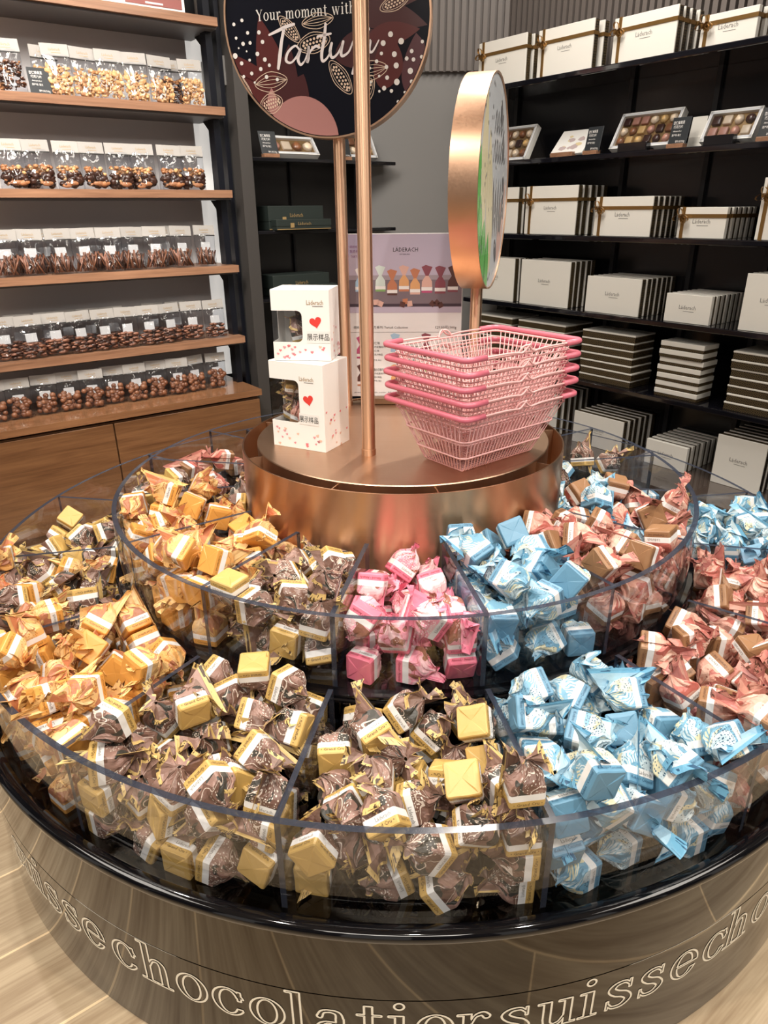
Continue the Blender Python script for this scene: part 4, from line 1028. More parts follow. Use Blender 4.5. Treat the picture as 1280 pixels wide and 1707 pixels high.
# settled pile: bin code, position in millimetres, orientation quaternion in 1/500
PILE = [
    17, 162, -948, 544, 43, 0, 0, -498, 48, 274, -950, 561, 344, -346, -10, 107, 18, -288, -893, 524, 8, 287, -294, 285, 17, -15, -969, 492, 423, -230, -129, -34, 18, -196, -922, 490, 320, -42, 22, -382,
    17, 60, -954, 442, 428, 60, -247, 42, 48, 418, -885, 516, 387, -175, -248, -90, 17, 93, -942, 470, 471, 116, 112, 41, 18, -441, -791, 547, 281, 185, -335, 156, 17, 189, -946, 431, 31, 352, 31, -352,
    18, -342, -888, 462, 471, -34, 49, -156, 48, 280, -914, 378, 305, 305, -178, -178, 17, -79, -907, 480, 395, 276, -88, 100, 48, 383, -872, 470, 1, 416, 40, 275, 18, -149, -808, 526, 372, -155, -286, 75,
    18, -271, -901, 466, 163, -152, -425, 139, 18, -298, -918, 384, 259, 305, 228, 194, 48, 173, -789, 548, 137, -346, 118, -312, 17, -13, -737, 497, 84, 213, 31, 443, 18, -210, -714, 552, 292, 301, 241, 127,
    48, 514, -804, 521, 353, 221, -274, -42, 17, 36, -964, 373, 11, -245, -6, -435, 18, -213, -961, 409, 253, -152, 341, 215, 71, 571, -806, 544, 362, -302, -148, 75, 17, -125, -982, 451, 331, -343, -80, -129,
    48, 398, -701, 518, 361, 152, -295, -98, 17, -84, -900, 423, 305, 299, 235, -113, 18, -365, -893, 374, 231, 150, -227, -350, 17, -3, -897, 465, 391, -76, 294, -70, 18, -404, -852, 419, 468, 15, 29, -173,
    48, 313, -902, 475, 340, 200, -79, -296, 48, 460, -850, 378, 345, 78, -345, 78, 18, -332, -776, 528, 120, 91, -302, -369, 17, -82, -873, 447, 2, -160, 0, 474, 3, -530, -703, 530, 275, 248, 197, -273,
    132, -4, -645, 540, 52, 350, -52, 350, 132, 72, -647, 622, 431, 40, -251, 1, 48, 238, -700, 537, 271, -102, -345, 217, 18, -483, -845, 490, 338, -70, 359, 45, 18, -293, -683, 515, 287, 316, 219, -142,
    117, -149, -639, 600, 495, 5, 39, -56, 155, 174, -577, 676, 369, 238, 236, -28, 48, 256, -801, 533, 342, 171, 319, 43, 17, -103, -844, 492, 358, -349, -17, 15, 17, 38, -749, 462, 466, -14, 156, -89,
    17, 83, -924, 548, 61, -3, 479, 131, 3, -464, -694, 553, 324, -347, 151, -44, 132, 99, -641, 578, 325, 41, -34, 376, 132, -59, -622, 637, 139, 293, -379, -33, 48, 352, -871, 378, 305, 305, -178, -178,
    18, -401, -722, 460, 133, -19, -66, 477, 48, 232, -953, 506, 204, -247, -336, -184, 117, -284, -589, 623, 351, 87, 335, -84, 48, 234, -954, 427, 405, -285, -54, 37, 17, -34, -824, 518, 391, -272, -131, 77,
    48, 491, -817, 472, 96, 440, 168, -136, 132, -5, -636, 579, 476, 122, -61, -67, 102, -402, -490, 671, 380, -168, -244, 133, 155, 171, -654, 614, 71, 8, -304, -391, 17, 164, -951, 459, 379, 0, 0, -327,
    71, 428, -600, 542, 267, 302, 186, 230, 71, 458, -646, 484, 175, -308, 162, 313, 48, 335, -652, 508, 468, 26, -104, 140, 17, 187, -942, 378, 353, 19, -353, 19, 17, 108, -798, 542, 179, -309, 350, 15,
    48, 207, -841, 507, 423, 262, 23, 41, 3, -705, -559, 518, 444, 44, -22, -224, 172, 379, -524, 566, 222, 58, -34, 443, 18, -172, -935, 458, 380, -60, -317, -37, 18, -249, -700, 580, 14, -335, -370, -22,
    17, -22, -782, 453, 165, 186, -133, 413, 17, 6, -938, 388, 298, 70, -391, 54, 71, 513, -562, 528, 286, 195, 259, 252, 17, 160, -914, 502, 296, -190, -311, -173, 18, -244, -883, 481, 265, -355, 26, 230,
    3, -591, -552, 537, 245, -71, 252, 349, 102, -362, -523, 680, 242, -188, 386, 87, 155, 269, -589, 648, 131, -186, -350, 275, 172, 351, -530, 672, 72, 251, 249, 346, 155, 190, -628, 535, 358, -170, -70, 296,
    18, -486, -863, 433, 176, -304, -174, -310, 155, 276, -570, 550, 353, 276, -221, -12, 48, 356, -919, 469, 164, -25, -386, -272, 3, -506, -818, 495, 338, -274, -177, 171, 132, -76, -669, 540, 183, -302, -183, -302,
    117, -308, -579, 674, 22, -121, -485, -7, 71, 495, -673, 481, 470, -61, -121, 102, 17, -35, -861, 464, 498, -2, -43, -2, 132, -11, -437, 601, 26, -163, -107, -460, 3, -640, -710, 461, 454, 51, -46, 197,
    155, 153, -496, 665, 241, -250, 52, 356, 18, -237, -821, 514, 196, 398, 30, 229, 18, -373, -900, 442, 283, -342, 191, -130, 102, -290, -409, 656, 160, -52, 227, 413, 72, 686, -384, 518, 273, -260, -327, 26,
    172, 341, -368, 651, 326, -8, 285, -249, 117, -280, -540, 534, 175, 213, 92, -407, 3, -725, -635, 562, 59, 336, 329, 159, 117, -214, -504, 629, 88, 133, 199, -430, 172, 366, -475, 540, 311, 169, 311, -169,
    3, -609, -757, 533, 310, -260, 284, 73, 48, 437, -754, 482, 106, 25, -375, -313, 17, 70, -832, 485, 106, 485, -59, 16, 172, 469, -457, 609, 99, -161, -395, 242, 48, 470, -798, 474, 106, -4, -200, -446,
    18, -311, -752, 454, 283, 73, -173, 367, 117, -207, -553, 631, 240, 170, 340, -219, 48, 343, -859, 472, 248, -80, 217, 367, 3, -517, -517, 518, 425, -67, -176, -185, 48, 386, -804, 457, 400, -74, 151, -249,
    17, 87, -804, 416, 388, -71, 53, 303, 155, 289, -591, 673, 8, -190, -354, -298, 48, 304, -708, 503, 170, -290, 9, 370, 172, 268, -299, 651, 60, -219, 236, -378, 173, 440, -201, 648, 106, -65, -163, -456,
    71, 496, -714, 508, 355, 66, 332, -97, 3, -504, -757, 439, 301, 195, -275, 214, 3, -534, -609, 486, 320, -326, -191, -71, 71, 581, -788, 471, 235, -160, -322, -256, 71, 660, -558, 523, 34, 73, -487, -81,
    4, -691, -468, 529, 345, 126, -326, 94, 103, -525, -168, 665, 408, -28, -284, 42, 155, 274, -444, 658, 2, -299, -135, 378, 17, -37, -892, 448, 134, 61, 352, -323, 4, -802, -282, 475, 313, -217, 145, -290,
    3, -556, -742, 472, 308, -168, 293, 203, 18, -494, -828, 378, 173, -174, 309, -307, 18, -352, -648, 520, 35, 392, -72, 300, 4, -839, -232, 473, 476, 17, -142, 56, 117, -141, -641, 533, 335, -146, 83, 331,
    172, 446, -477, 667, 129, 169, 373, 256, 17, -132, -959, 378, 352, -352, 30, -30, 3, -575, -608, 543, 62, -244, 387, 191, 172, 514, -394, 687, 56, 444, 223, 15, 117, -138, -584, 646, 315, 62, 101, -370,
    3, -694, -687, 468, 403, -218, 81, -183, 71, 550, -770, 352, 500, 0, 0, -11, 102, -381, -564, 625, 104, 104, 342, 334, 155, 188, -495, 629, 121, 135, 110, -453, 155, 268, -538, 669, 222, -54, -405, -184,
    48, 258, -752, 501, 318, -159, -312, 162, 155, 328, -588, 540, 230, -268, 230, 268, 102, -465, -499, 540, 323, -143, 323, 143, 17, 113, -732, 455, 491, -76, 36, 44, 3, -687, -664, 356, 434, 31, -18, -246,
    117, -204, -417, 607, 378, 221, 6, -242, 117, -210, -648, 576, 223, -302, -188, -272, 103, -562, -300, 640, 50, -249, -412, 124, 102, -454, -374, 609, 457, -42, 128, 150, 4, -651, -437, 462, 163, 103, 47, -459,
    72, 680, -298, 516, 225, 217, 53, -386, 132, 91, -594, 584, 272, -194, 159, 336, 117, -246, -584, 514, 466, 0, 0, -180, 117, -188, -386, 580, 129, -34, 57, 478, 3, -653, -611, 472, 234, 219, 26, 383,
    57, 828, -78, 462, 226, 25, -59, -442, 132, -54, -503, 641, 118, 484, -41, -10, 102, -426, -524, 612, 146, -282, -237, -305, 103, -626, -166, 646, 36, -2, 357, -348, 158, 476, 41, 661, 345, -76, -354, -16,
    18, -426, -765, 442, 428, 47, -83, 241, 102, -368, -536, 514, 75, 0, 0, 494, 17, 94, -896, 404, 367, 117, -157, 278, 18, -190, -893, 452, 145, -325, -272, -222, 3, -639, -530, 470, 254, 80, 119, -406,
    103, -465, -294, 618, 440, 110, 2, -211, 4, -847, -338, 490, 274, -251, 293, 162, 132, 47, -433, 562, 485, -100, 56, 38, 120, -513, 46, 642, 444, -37, -227, 1, 173, 548, -164, 617, 481, -135, -13, 15,
    48, 251, -841, 469, 435, 77, 227, 59, 71, 598, -585, 497, 5, -427, -120, 231, 48, 259, -906, 441, 150, -385, -53, -277, 158, 528, 61, 647, 321, 99, 205, 308, 71, 524, -480, 526, 0, 323, -217, 313,
    17, 9, -811, 450, 81, 472, -37, 141, 4, -715, -291, 458, 38, -67, -118, -480, 155, 219, -424, 693, 120, -254, -369, -187, 173, 424, -144, 671, 39, 154, -440, -176, 173, 622, -158, 619, 385, 83, 72, 299,
    132, 104, -664, 536, 271, -207, 175, 321, 117, -146, -498, 678, 10, 244, -363, 242, 102, -385, -470, 638, 55, -248, -120, -414, 103, -479, -135, 669, 290, 22, 254, -318, 57, 899, 36, 510, 60, 5, 364, -337,
    102, -462, -409, 670, 111, 194, 374, -246, 3, -598, -750, 486, 117, 396, -155, 236, 72, 750, -261, 461, 138, -192, -101, -429, 102, -434, -475, 603, 300, -84, -386, -61, 72, 805, -312, 467, 337, -120, -38, 347,
    173, 613, -223, 567, 488, -90, 29, -54, 103, -384, -175, 573, 474, -114, -25, 107, 17, 32, -881, 401, 327, 283, 81, -238, 18, -339, -930, 378, 293, -198, 293, 198, 132, 23, -541, 540, 268, 230, 268, -230,
    173, 501, -142, 696, 64, -360, -341, 20, 103, -416, -228, 629, 135, -256, 243, 327, 170, -340, 256, 514, 118, 0, 0, 486, 155, 161, -557, 569, 383, 58, -85, -304, 17, -18, -880, 380, 163, -172, -319, 303,
    132, 21, -511, 553, 39, 118, 23, -484, 3, -511, -524, 520, 66, -177, 438, -150, 172, 497, -415, 514, 491, 0, 0, 93, 158, 644, -103, 702, 150, -474, 41, -33, 3, -471, -697, 499, 65, 170, 344, 314,
    72, 694, -437, 456, 97, -278, 105, 390, 18, -397, -789, 447, 368, 234, 134, 204, 120, -433, -41, 687, 140, -236, 376, 183, 172, 316, -409, 590, 201, 175, -12, 423, 128, 272, 346, 514, 131, 0, 0, 482,
    4, -686, -380, 534, 115, 454, 174, 0, 48, 483, -829, 363, 429, -96, 52, -233, 57, 962, 44, 493, 305, -165, -187, -308, 57, 733, -114, 478, 383, -52, -43, 314, 169, -422, 99, 565, 321, -46, 55, -376,
    155, 296, -518, 568, 142, -13, 4, -479, 21, -827, 24, 471, 17, 287, 114, 393, 71, 622, -622, 486, 162, 91, 224, -407, 158, 651, 35, 714, 44, -30, -420, -265, 48, 388, -819, 398, 145, 188, 218, -382,
    3, -608, -670, 378, 268, 230, -268, 230, 4, -685, -200, 480, 238, -195, -206, 336, 173, 545, -271, 656, 64, -84, 389, 295, 18, -345, -725, 503, 5, 306, 361, 161, 3, -563, -784, 352, 225, 0, 0, -447,
    117, -153, -536, 613, 270, 332, -102, 238, 172, 314, -393, 656, 11, 401, -185, -234, 71, 484, -656, 433, 399, -9, 250, 167, 21, -895, 41, 464, 211, 386, 108, 211, 117, -124, -438, 628, 218, 293, -204, 274,
    21, -696, -128, 488, 29, 334, 23, -370, 173, 492, -173, 616, 143, 82, 307, -359, 3, -455, -585, 527, 273, 284, 306, 30, 117, -128, -539, 555, 13, -20, -425, 263, 117, -155, -416, 616, 325, -67, 373, 28,
    72, 684, -343, 464, 141, -304, 82, -362, 172, 357, -478, 615, 399, -109, 228, -164, 132, 53, -465, 612, 76, -21, 426, -250, 172, 392, -316, 670, 50, 401, -100, 277, 103, -542, -281, 628, 369, -216, 194, -173,
    170, -278, 337, 514, 154, 0, 0, -476, 17, -64, -731, 510, 66, 102, -446, 191, 155, 113, -389, 674, 25, -48, 406, -286, 173, 416, -223, 618, 392, 19, -307, -36, 57, 868, 88, 542, 228, -384, -150, -166,
    120, -646, 5, 662, 163, -246, 318, 249, 169, -501, 271, 597, 206, -184, -250, 334, 18, -210, -702, 425, 42, 313, -31, 386, 18, -150, -694, 485, 181, 292, 193, -308, 21, -920, 7, 454, 117, -328, -282, 221,
    71, 588, -746, 393, 155, -201, 27, -430, 170, -414, 505, 514, 462, 0, 0, -190, 127, 527, 270, 579, 454, -87, 22, 190, 71, 596, -502, 488, 344, -26, 362, 12, 72, 718, -409, 493, 257, 299, 21, 307,
    158, 656, -20, 683, 25, 457, 56, -194, 127, 555, 346, 652, 64, -130, 420, -229, 3, -677, -554, 494, 319, 62, -379, 28, 173, 508, -283, 569, 164, 13, -6, 472, 17, 47, -732, 448, 16, -456, -1, 204,
    71, 621, -712, 470, 439, -5, -156, 183, 72, 745, -183, 449, 493, -3, -49, -69, 170, -351, 322, 540, 84, 343, -84, 343, 72, 702, -230, 458, 75, -48, 36, 491, 18, -367, -669, 431, 111, -75, -304, 373,
    21, -928, 95, 494, 140, -456, 55, 139, 57, 838, 157, 485, 206, 147, 322, -288, 127, 447, 171, 643, 309, 192, -342, -8, 72, 728, -442, 415, 454, 36, -88, 187, 72, 832, -374, 529, 213, 133, -393, -181,
    128, 364, 441, 514, 414, 0, 0, 281, 103, -504, -325, 598, 161, 90, 67, -460, 155, 218, -518, 580, 136, 194, -254, 360, 127, 376, 145, 540, 156, 156, 318, 318, 102, -484, -415, 638, 143, 117, -459, -73,
    17, 125, -832, 490, 79, -318, -320, -202, 18, -325, -658, 396, 76, 290, -46, 398, 57, 767, -14, 378, 122, 332, 122, -332, 117, -290, -554, 606, 89, 48, 318, 372, 102, -307, -398, 628, 203, 321, 297, -132,
    169, -367, 190, 540, 102, -339, 102, 338, 172, 456, -431, 655, 240, -24, -349, -265, 128, 353, 374, 555, 216, -353, -240, 147, 48, 186, -719, 445, 55, 39, -83, -488, 17, 86, -727, 385, 8, 385, 9, -319,
    120, -608, 13, 630, 276, -102, 366, 173, 3, -586, -576, 473, 119, 328, -354, -57, 3, -472, -707, 483, 302, 139, -300, 223, 3, -716, -627, 485, 77, -345, 77, 345, 4, -934, -230, 539, 358, 343, 38, 53,
    72, 848, -203, 450, 52, -272, 20, 416, 170, -442, 457, 514, 467, 0, 0, -180, 158, 608, -76, 647, 354, 14, -353, 15, 57, 978, 150, 507, 298, 232, -271, -184, 128, 330, 274, 540, 28, -352, -28, -352,
    17, -37, -768, 433, 441, -186, 128, 70, 103, -553, -351, 591, 30, -146, 468, -96, 155, 225, -545, 658, 207, 411, -190, -46, 158, 418, -71, 615, 239, -221, -215, -313, 132, -73, -460, 595, 305, 227, 271, 178,
    102, -507, -444, 540, 346, -70, 346, 70, 120, -421, 20, 566, 358, -77, 43, 338, 155, 207, -550, 541, 68, 350, 69, -344, 172, 358, -471, 599, 180, -197, -423, -1, 3, -508, -669, 439, 265, -223, 234, -274,
    48, 290, -655, 455, 54, 274, -157, 384, 18, -262, -743, 505, 198, 334, 71, 306, 102, -240, -336, 585, 226, 171, 96, -401, 155, 135, -472, 593, 272, -227, -270, -229, 48, 358, -764, 500, 196, -314, 326, 80,
    18, -320, -752, 402, 364, 129, 254, 190, 4, -942, -248, 486, 339, 91, 344, -93, 173, 548, -314, 649, 130, 402, -237, 125, 132, -80, -580, 540, 70, -347, -70, -347, 102, -373, -379, 600, 381, -292, -108, -92,
    127, 420, 128, 562, 374, 18, 89, -319, 48, 386, -818, 388, 174, -326, -228, -249, 17, 151, -892, 369, 466, -177, -25, 30, 4, -895, -335, 458, 482, -119, -57, -27, 57, 848, -138, 502, 167, -293, 369, -18,
    120, -608, -88, 659, 271, 193, -363, 86, 127, 363, 226, 606, 292, 233, 310, -119, 48, 289, -772, 427, 406, -243, 84, -140, 103, -479, -227, 661, 290, -394, 72, 77, 172, 468, -439, 540, 318, 154, -318, 154,
    3, -525, -508, 464, 397, -98, -225, -180, 71, 544, -724, 443, 386, -95, -302, -18, 103, -460, -292, 593, 346, -346, 75, -75, 173, 575, -147, 600, 317, 37, 384, -30, 18, -237, -789, 467, 291, -79, 349, -192,
    21, -914, -98, 469, 58, -288, -305, 266, 72, 720, -297, 509, 218, -226, -383, 67, 57, 709, -110, 433, 429, 25, 252, -42, 172, 500, -400, 590, 429, -141, -132, -170, 128, 434, 488, 555, 196, -320, -282, 172,
    3, -618, -516, 487, 196, 13, 249, 387, 4, -836, -356, 488, 276, 5, -253, 332, 21, -880, 127, 431, 296, 193, -296, 193, 71, 648, -623, 534, 260, 6, 346, 250, 57, 707, -44, 494, 290, -129, 340, -182,
    102, -348, -298, 654, 40, -466, -156, -83, 155, 191, -394, 656, 76, -457, -54, 180, 158, 646, 22, 623, 110, -60, -235, -423, 17, -98, -789, 398, 4, 30, 170, -469, 18, -373, -628, 463, 94, 343, -95, 338,
    132, -39, -420, 514, 379, 0, 0, 327, 103, -624, -162, 593, 236, 240, -267, 256, 21, -859, -174, 466, 365, -104, -325, -10, 72, 693, -385, 405, 158, -166, 12, -444, 57, 879, 43, 430, 336, 238, 19, 283,
    48, 233, -684, 456, 230, 242, 325, -180, 4, -813, -226, 498, 219, -325, 257, -173, 120, -446, -87, 641, 322, -325, -183, 85, 48, 185, -726, 415, 69, -11, 270, -415, 48, 360, -621, 494, 258, 321, 223, -174,
    17, -66, -873, 378, 338, -105, -338, -105, 21, -862, -42, 434, 65, -412, 113, 252, 71, 470, -636, 431, 342, -83, -341, -97, 132, 35, -612, 626, 226, -334, -292, -47, 102, -425, -422, 625, 263, -53, 419, 50,
    127, 623, 150, 627, 217, -286, -238, -255, 21, -944, 76, 458, 9, 361, 291, -188, 103, -562, -241, 616, 113, -243, -366, 211, 17, 102, -772, 429, 160, -108, 393, 241, 4, -743, -483, 456, 448, -195, 108, -14,
    57, 764, 132, 487, 330, 348, 83, 116, 57, 917, 99, 464, 2, -108, -192, 449, 103, -554, -185, 647, 66, 13, -493, 49, 169, -473, 107, 541, 30, 356, -30, 349, 158, 628, -92, 620, 248, -231, 362, 64,
    48, 218, -818, 440, 25, -32, -394, 305, 17, -66, -861, 431, 0, 342, 3, 365, 4, -657, -442, 426, 140, -256, -69, -400, 27, 434, 594, 352, 479, 0, 0, -145, 102, -481, -362, 585, 16, -197, 294, -353,
    120, -517, -88, 568, 499, 0, 0, 32, 169, -522, 118, 618, 307, -233, -225, 224, 3, -495, -726, 452, 51, 486, -82, 70, 4, -774, -424, 488, 399, 214, -123, 173, 71, 678, -494, 436, 321, 19, -376, 71,
    18, -154, -716, 378, 352, 352, -30, -30, 18, -215, -854, 445, 10, 302, -267, -296, 3, -715, -638, 431, 117, -334, 117, 334, 117, -224, -522, 551, 296, 1, -253, -314, 172, 329, -272, 652, 104, -231, 333, -274,
    18, -448, -803, 369, 219, -155, -89, -412, 132, 78, -533, 555, 259, 424, 46, 28, 117, -210, -510, 616, 240, -377, 221, 40, 170, -405, 396, 540, 180, 304, 180, -304, 127, 375, 211, 535, 413, -73, 242, 125,
    18, -258, -837, 370, 444, 205, -43, -94, 3, -575, -763, 409, 380, -76, -254, -187, 58, 891, 301, 403, 398, 131, 14, -272, 169, -396, 180, 610, 289, -269, -288, -105, 4, -692, -255, 431, 41, 41, -351, -351,
    71, 625, -478, 432, 134, -329, 138, 323, 71, 562, -436, 484, 68, 344, -63, 351, 71, 509, -614, 475, 426, -218, -108, 94, 120, -392, -58, 590, 358, 52, -345, 3, 173, 458, -250, 583, 328, -77, -200, -311,
    158, 595, 22, 670, 19, 138, -472, 91, 4, -829, -372, 421, 63, -29, -299, -395, 132, -91, -567, 593, 30, 352, -30, 352, 117, -189, -545, 514, 0, 0, 0, 500, 170, -367, 439, 540, 314, 162, 314, -162,
    172, 392, -356, 611, 217, -403, -88, 181, 18, -139, -777, 426, 174, 274, -223, -308, 57, 808, 12, 475, 398, -79, -263, 127, 102, -291, -306, 567, 204, -7, 13, -456, 169, -641, 148, 639, 110, 63, 471, -111,
    127, 463, 197, 569, 212, 118, -121, -420, 17, 95, -843, 389, 84, -115, -387, 283, 3, -714, -582, 396, 422, -143, 142, 177, 173, 480, -284, 542, 316, 141, 335, -133, 158, 420, 32, 514, 364, 0, 0, -343,
    48, 308, -795, 484, 283, -92, -304, -263, 102, -334, -376, 626, 387, -258, 14, -183, 155, 272, -544, 540, 2, 2, 354, 354, 158, 517, 38, 609, 53, 92, -227, 433, 48, 461, -774, 355, 439, -20, 11, -238,
    17, -94, -734, 404, 320, -48, -40, -379, 3, -495, -595, 440, 255, 16, -429, 16, 3, -480, -620, 489, 158, -422, -153, -153, 4, -695, -408, 434, 421, -237, 59, 113, 71, 557, -544, 471, 245, -290, -206, 252,
    57, 897, -55, 469, 134, 278, 63, 388, 57, 844, -32, 472, 344, -302, 166, 116, 58, 874, 204, 396, 383, 69, -36, -312, 155, 252, -467, 568, 129, -95, 74, -468, 172, 425, -418, 630, 137, -137, -438, 143,
    173, 602, -275, 613, 4, -392, 143, 275, 127, 501, 179, 604, 175, 75, 332, 322, 18, -346, -769, 378, 333, 118, -333, 118, 4, -633, -367, 418, 145, 72, -198, -430, 4, -853, -260, 432, 148, -330, -138, -316,
    71, 682, -559, 434, 323, -42, -310, 219, 72, 650, -333, 406, 488, 0, 0, -110, 103, -609, -214, 540, 244, 256, -244, 256, 158, 510, 57, 569, 312, -34, 62, 384, 158, 553, -59, 593, 350, -52, 350, 51,
    48, 443, -814, 425, 345, -308, 26, 189, 4, -854, -418, 459, 263, 124, -50, 404, 71, 453, -540, 440, 229, -5, 354, -270, 117, -97, -510, 582, 31, 370, -82, -325, 103, -351, -210, 594, 126, -130, -338, 321,
    158, 462, -81, 660, 307, -356, -49, -161, 3, -756, -615, 378, 353, 15, 353, -15, 4, -811, -456, 410, 80, 25, 20, -492, 21, -976, -53, 452, 124, -340, 272, -212, 120, -645, -73, 603, 330, -138, -218, -273,
    155, 112, -509, 590, 353, -58, 349, 14, 127, 592, 273, 574, 392, 61, 139, -271, 4, -745, -510, 406, 234, -55, -36, 437, 4, -781, -393, 454, 368, -285, 168, 71, 21, -949, 108, 352, 242, 0, 0, 438,
    21, -838, 105, 477, 111, 65, 468, -119, 71, 548, -483, 406, 179, 0, 0, 467, 72, 845, -244, 490, 43, 46, 55, 493, 117, -90, -426, 540, 335, -113, -335, -113, 120, -598, -31, 631, 124, 347, 311, 133,
    120, -550, -87, 594, 26, -356, 4, 351, 120, -464, 32, 647, 32, 461, 54, -183, 155, 171, -408, 514, 316, 0, 0, 388, 48, 348, -713, 352, 454, 0, 0, 210, 17, 155, -922, 442, 275, -212, -260, -249,
    3, -490, -509, 432, 157, 338, 126, -308, 71, 490, -558, 371, 206, -116, -115, -425, 57, 719, -104, 372, 437, 31, 234, -59, 57, 705, -10, 451, 333, 134, 327, 118, 120, -667, -113, 592, 0, 357, -29, 349,
    169, -486, 127, 608, 356, 57, 288, 193, 158, 664, -6, 614, 217, -278, -352, 37, 18, -266, -798, 384, 404, -220, 189, -54, 18, -222, -697, 473, 46, -398, 46, 296, 21, -803, 95, 468, 279, -166, 195, -327,
    172, 293, -375, 565, 32, 277, -329, 253, 48, 180, -708, 352, 496, 0, 0, 59, 21, -730, -157, 439, 230, -291, -215, -258, 71, 620, -563, 441, 294, -93, -387, -72, 102, -374, -439, 540, 322, 146, 322, -146,
    173, 581, -205, 603, 289, -58, -404, -16, 127, 451, 262, 524, 469, -29, 96, 142, 4, -757, -387, 398, 321, -256, -1, -285, 4, -778, -333, 416, 401, -287, 14, 84, 21, -799, 23, 422, 29, 286, 98, 397,
    72, 750, -264, 444, 278, 112, -379, 128, 57, 988, -18, 440, 335, 100, -348, -85, 117, -190, -380, 531, 453, 190, 36, 87, 102, -314, -466, 605, 167, -172, -384, 211, 173, 641, -142, 540, 51, -51, -350, 350,
    18, -406, -735, 352, 147, 0, 0, 478, 3, -584, -538, 387, 291, -374, -125, 98, 3, -405, -632, 432, 161, -300, 211, 299, 70, -802, 190, 378, 23, 353, 23, -353, 71, 571, -673, 352, 132, 0, 0, -482,
    71, 713, -536, 352, 96, 0, 0, 491, 57, 757, 38, 365, 466, 33, -138, 112, 57, 880, 139, 406, 386, -1, 1, -318, 132, -40, -532, 540, 353, -353, -24, 24, 120, -644, 93, 593, 212, 283, 212, -283,
    169, -581, 268, 539, 236, 124, -57, -419, 170, -545, 372, 540, 339, -100, 339, 100, 155, 115, -402, 540, 36, -36, 352, -351, 172, 381, -449, 540, 318, -318, 155, -155, 172, 291, -307, 593, 327, -135, 327, 135,
    158, 565, 61, 523, 82, 16, -92, -484, 128, 358, 349, 540, 165, -165, 313, -313, 3, -570, -633, 385, 258, -157, 317, -242, 21, -818, 2, 398, 295, -67, -286, -278, 21, -757, -82, 435, 52, -446, -211, -59,
    71, 536, -703, 369, 407, 166, -90, -221, 71, 728, -555, 480, 149, -375, 167, 243, 72, 741, -269, 378, 324, -324, -142, 142, 72, 694, -171, 400, 51, 260, -35, 423, 57, 958, 132, 457, 61, 376, 215, -242,
    132, 6, -479, 546, 200, -299, -233, -257, 120, -471, 31, 514, 315, 0, 0, 388, 169, -525, 132, 559, 82, 220, -127, 423, 48, 203, -880, 378, 143, -324, -143, -324, 48, 278, -678, 378, 303, -303, 181, -181,
    48, 252, -786, 414, 362, 255, 73, 222, 17, -40, -850, 379, 119, 105, 338, 333, 18, -302, -815, 378, 343, 85, -343, 85, 18, -181, -882, 386, 189, -311, 235, 250, 18, -286, -801, 438, 23, -265, -183, 382,
    3, -473, -554, 383, 64, -368, 73, 325, 4, -640, -359, 463, 407, 68, 158, -235, 4, -780, -560, 493, 347, -133, -290, -165, 21, -972, -139, 386, 56, 263, 142, 397, 21, -893, -120, 411, 403, 84, 227, 170,
    72, 816, -255, 411, 7, -278, 141, 391, 169, -422, 173, 589, 33, -140, -466, 111, 169, -546, 174, 549, 69, -91, 282, 396, 173, 615, -271, 540, 322, -146, -322, -146, 158, 511, -70, 531, 460, -19, -189, -46,
    158, 578, 9, 514, 399, 0, 0, -302, 48, 209, -838, 503, 261, -425, 0, 35, 17, 135, -815, 352, 499, 0, 0, 31, 3, -451, -611, 378, 351, -29, -354, -29, 3, -469, -713, 372, 426, -227, 62, -116,
    3, -591, -648, 494, 112, 264, -351, 210, 4, -639, -365, 374, 184, 236, -114, 384, 4, -769, -192, 431, 63, -63, 348, -348, 72, 746, -305, 386, 100, -371, -126, -294, 72, 756, -369, 457, 129, 346, 121, 315,
    57, 902, -65, 435, 0, 378, -53, -324, 102, -418, -357, 514, 497, 0, 0, 58, 120, -403, -6, 540, 58, 349, 58, -349, 169, -507, 218, 602, 99, -13, 402, -280, 172, 446, -365, 525, 145, 35, 111, 464,
    172, 430, -349, 626, 172, 460, -89, 23, 173, 374, -156, 585, 399, 20, 287, -90, 158, 454, 52, 631, 29, 347, -357, 31, 17, -101, -780, 378, 270, -229, 270, 229, 4, -681, -485, 430, 66, -225, 320, 304,
    71, 478, -670, 352, 197, 0, 0, 460, 72, 787, -395, 404, 308, 138, 153, -336, 103, -590, -322, 539, 351, -290, 132, -160, 103, -467, -170, 589, 67, -257, 41, 422, 155, 163, -492, 540, 40, 351, -40, 351,
    158, 563, 72, 630, 216, 172, 417, 4, 17, -48, -786, 381, 28, 30, 365, 339, 18, -243, -742, 393, 260, -425, 34, -21, 3, -580, -444, 441, 132, 358, -172, 273, 3, -680, -615, 458, 38, -294, -309, -258,
    21, -810, -24, 439, 242, 269, -284, 197, 70, -935, 279, 378, 336, 336, 109, 109, 71, 650, -713, 352, 457, 0, 0, -203, 72, 853, -203, 453, 269, 39, 419, -28, 57, 959, 35, 452, 22, -33, 129, -481,
    58, 840, 420, 427, 272, -224, -274, -226, 169, -622, 166, 597, 273, -126, 327, 229, 172, 252, -312, 588, 160, -125, 309, -337, 173, 580, -287, 547, 301, 287, 68, -269, 48, 322, -777, 378, 310, -170, -310, -170,
    48, 300, -834, 378, 329, -129, 329, 129, 48, 244, -725, 369, 456, -186, -32, 79, 17, 85, -806, 378, 310, -310, -169, 169, 18, -322, -722, 378, 301, -301, -186, 186, 18, -351, -649, 352, 87, 0, 0, 492,
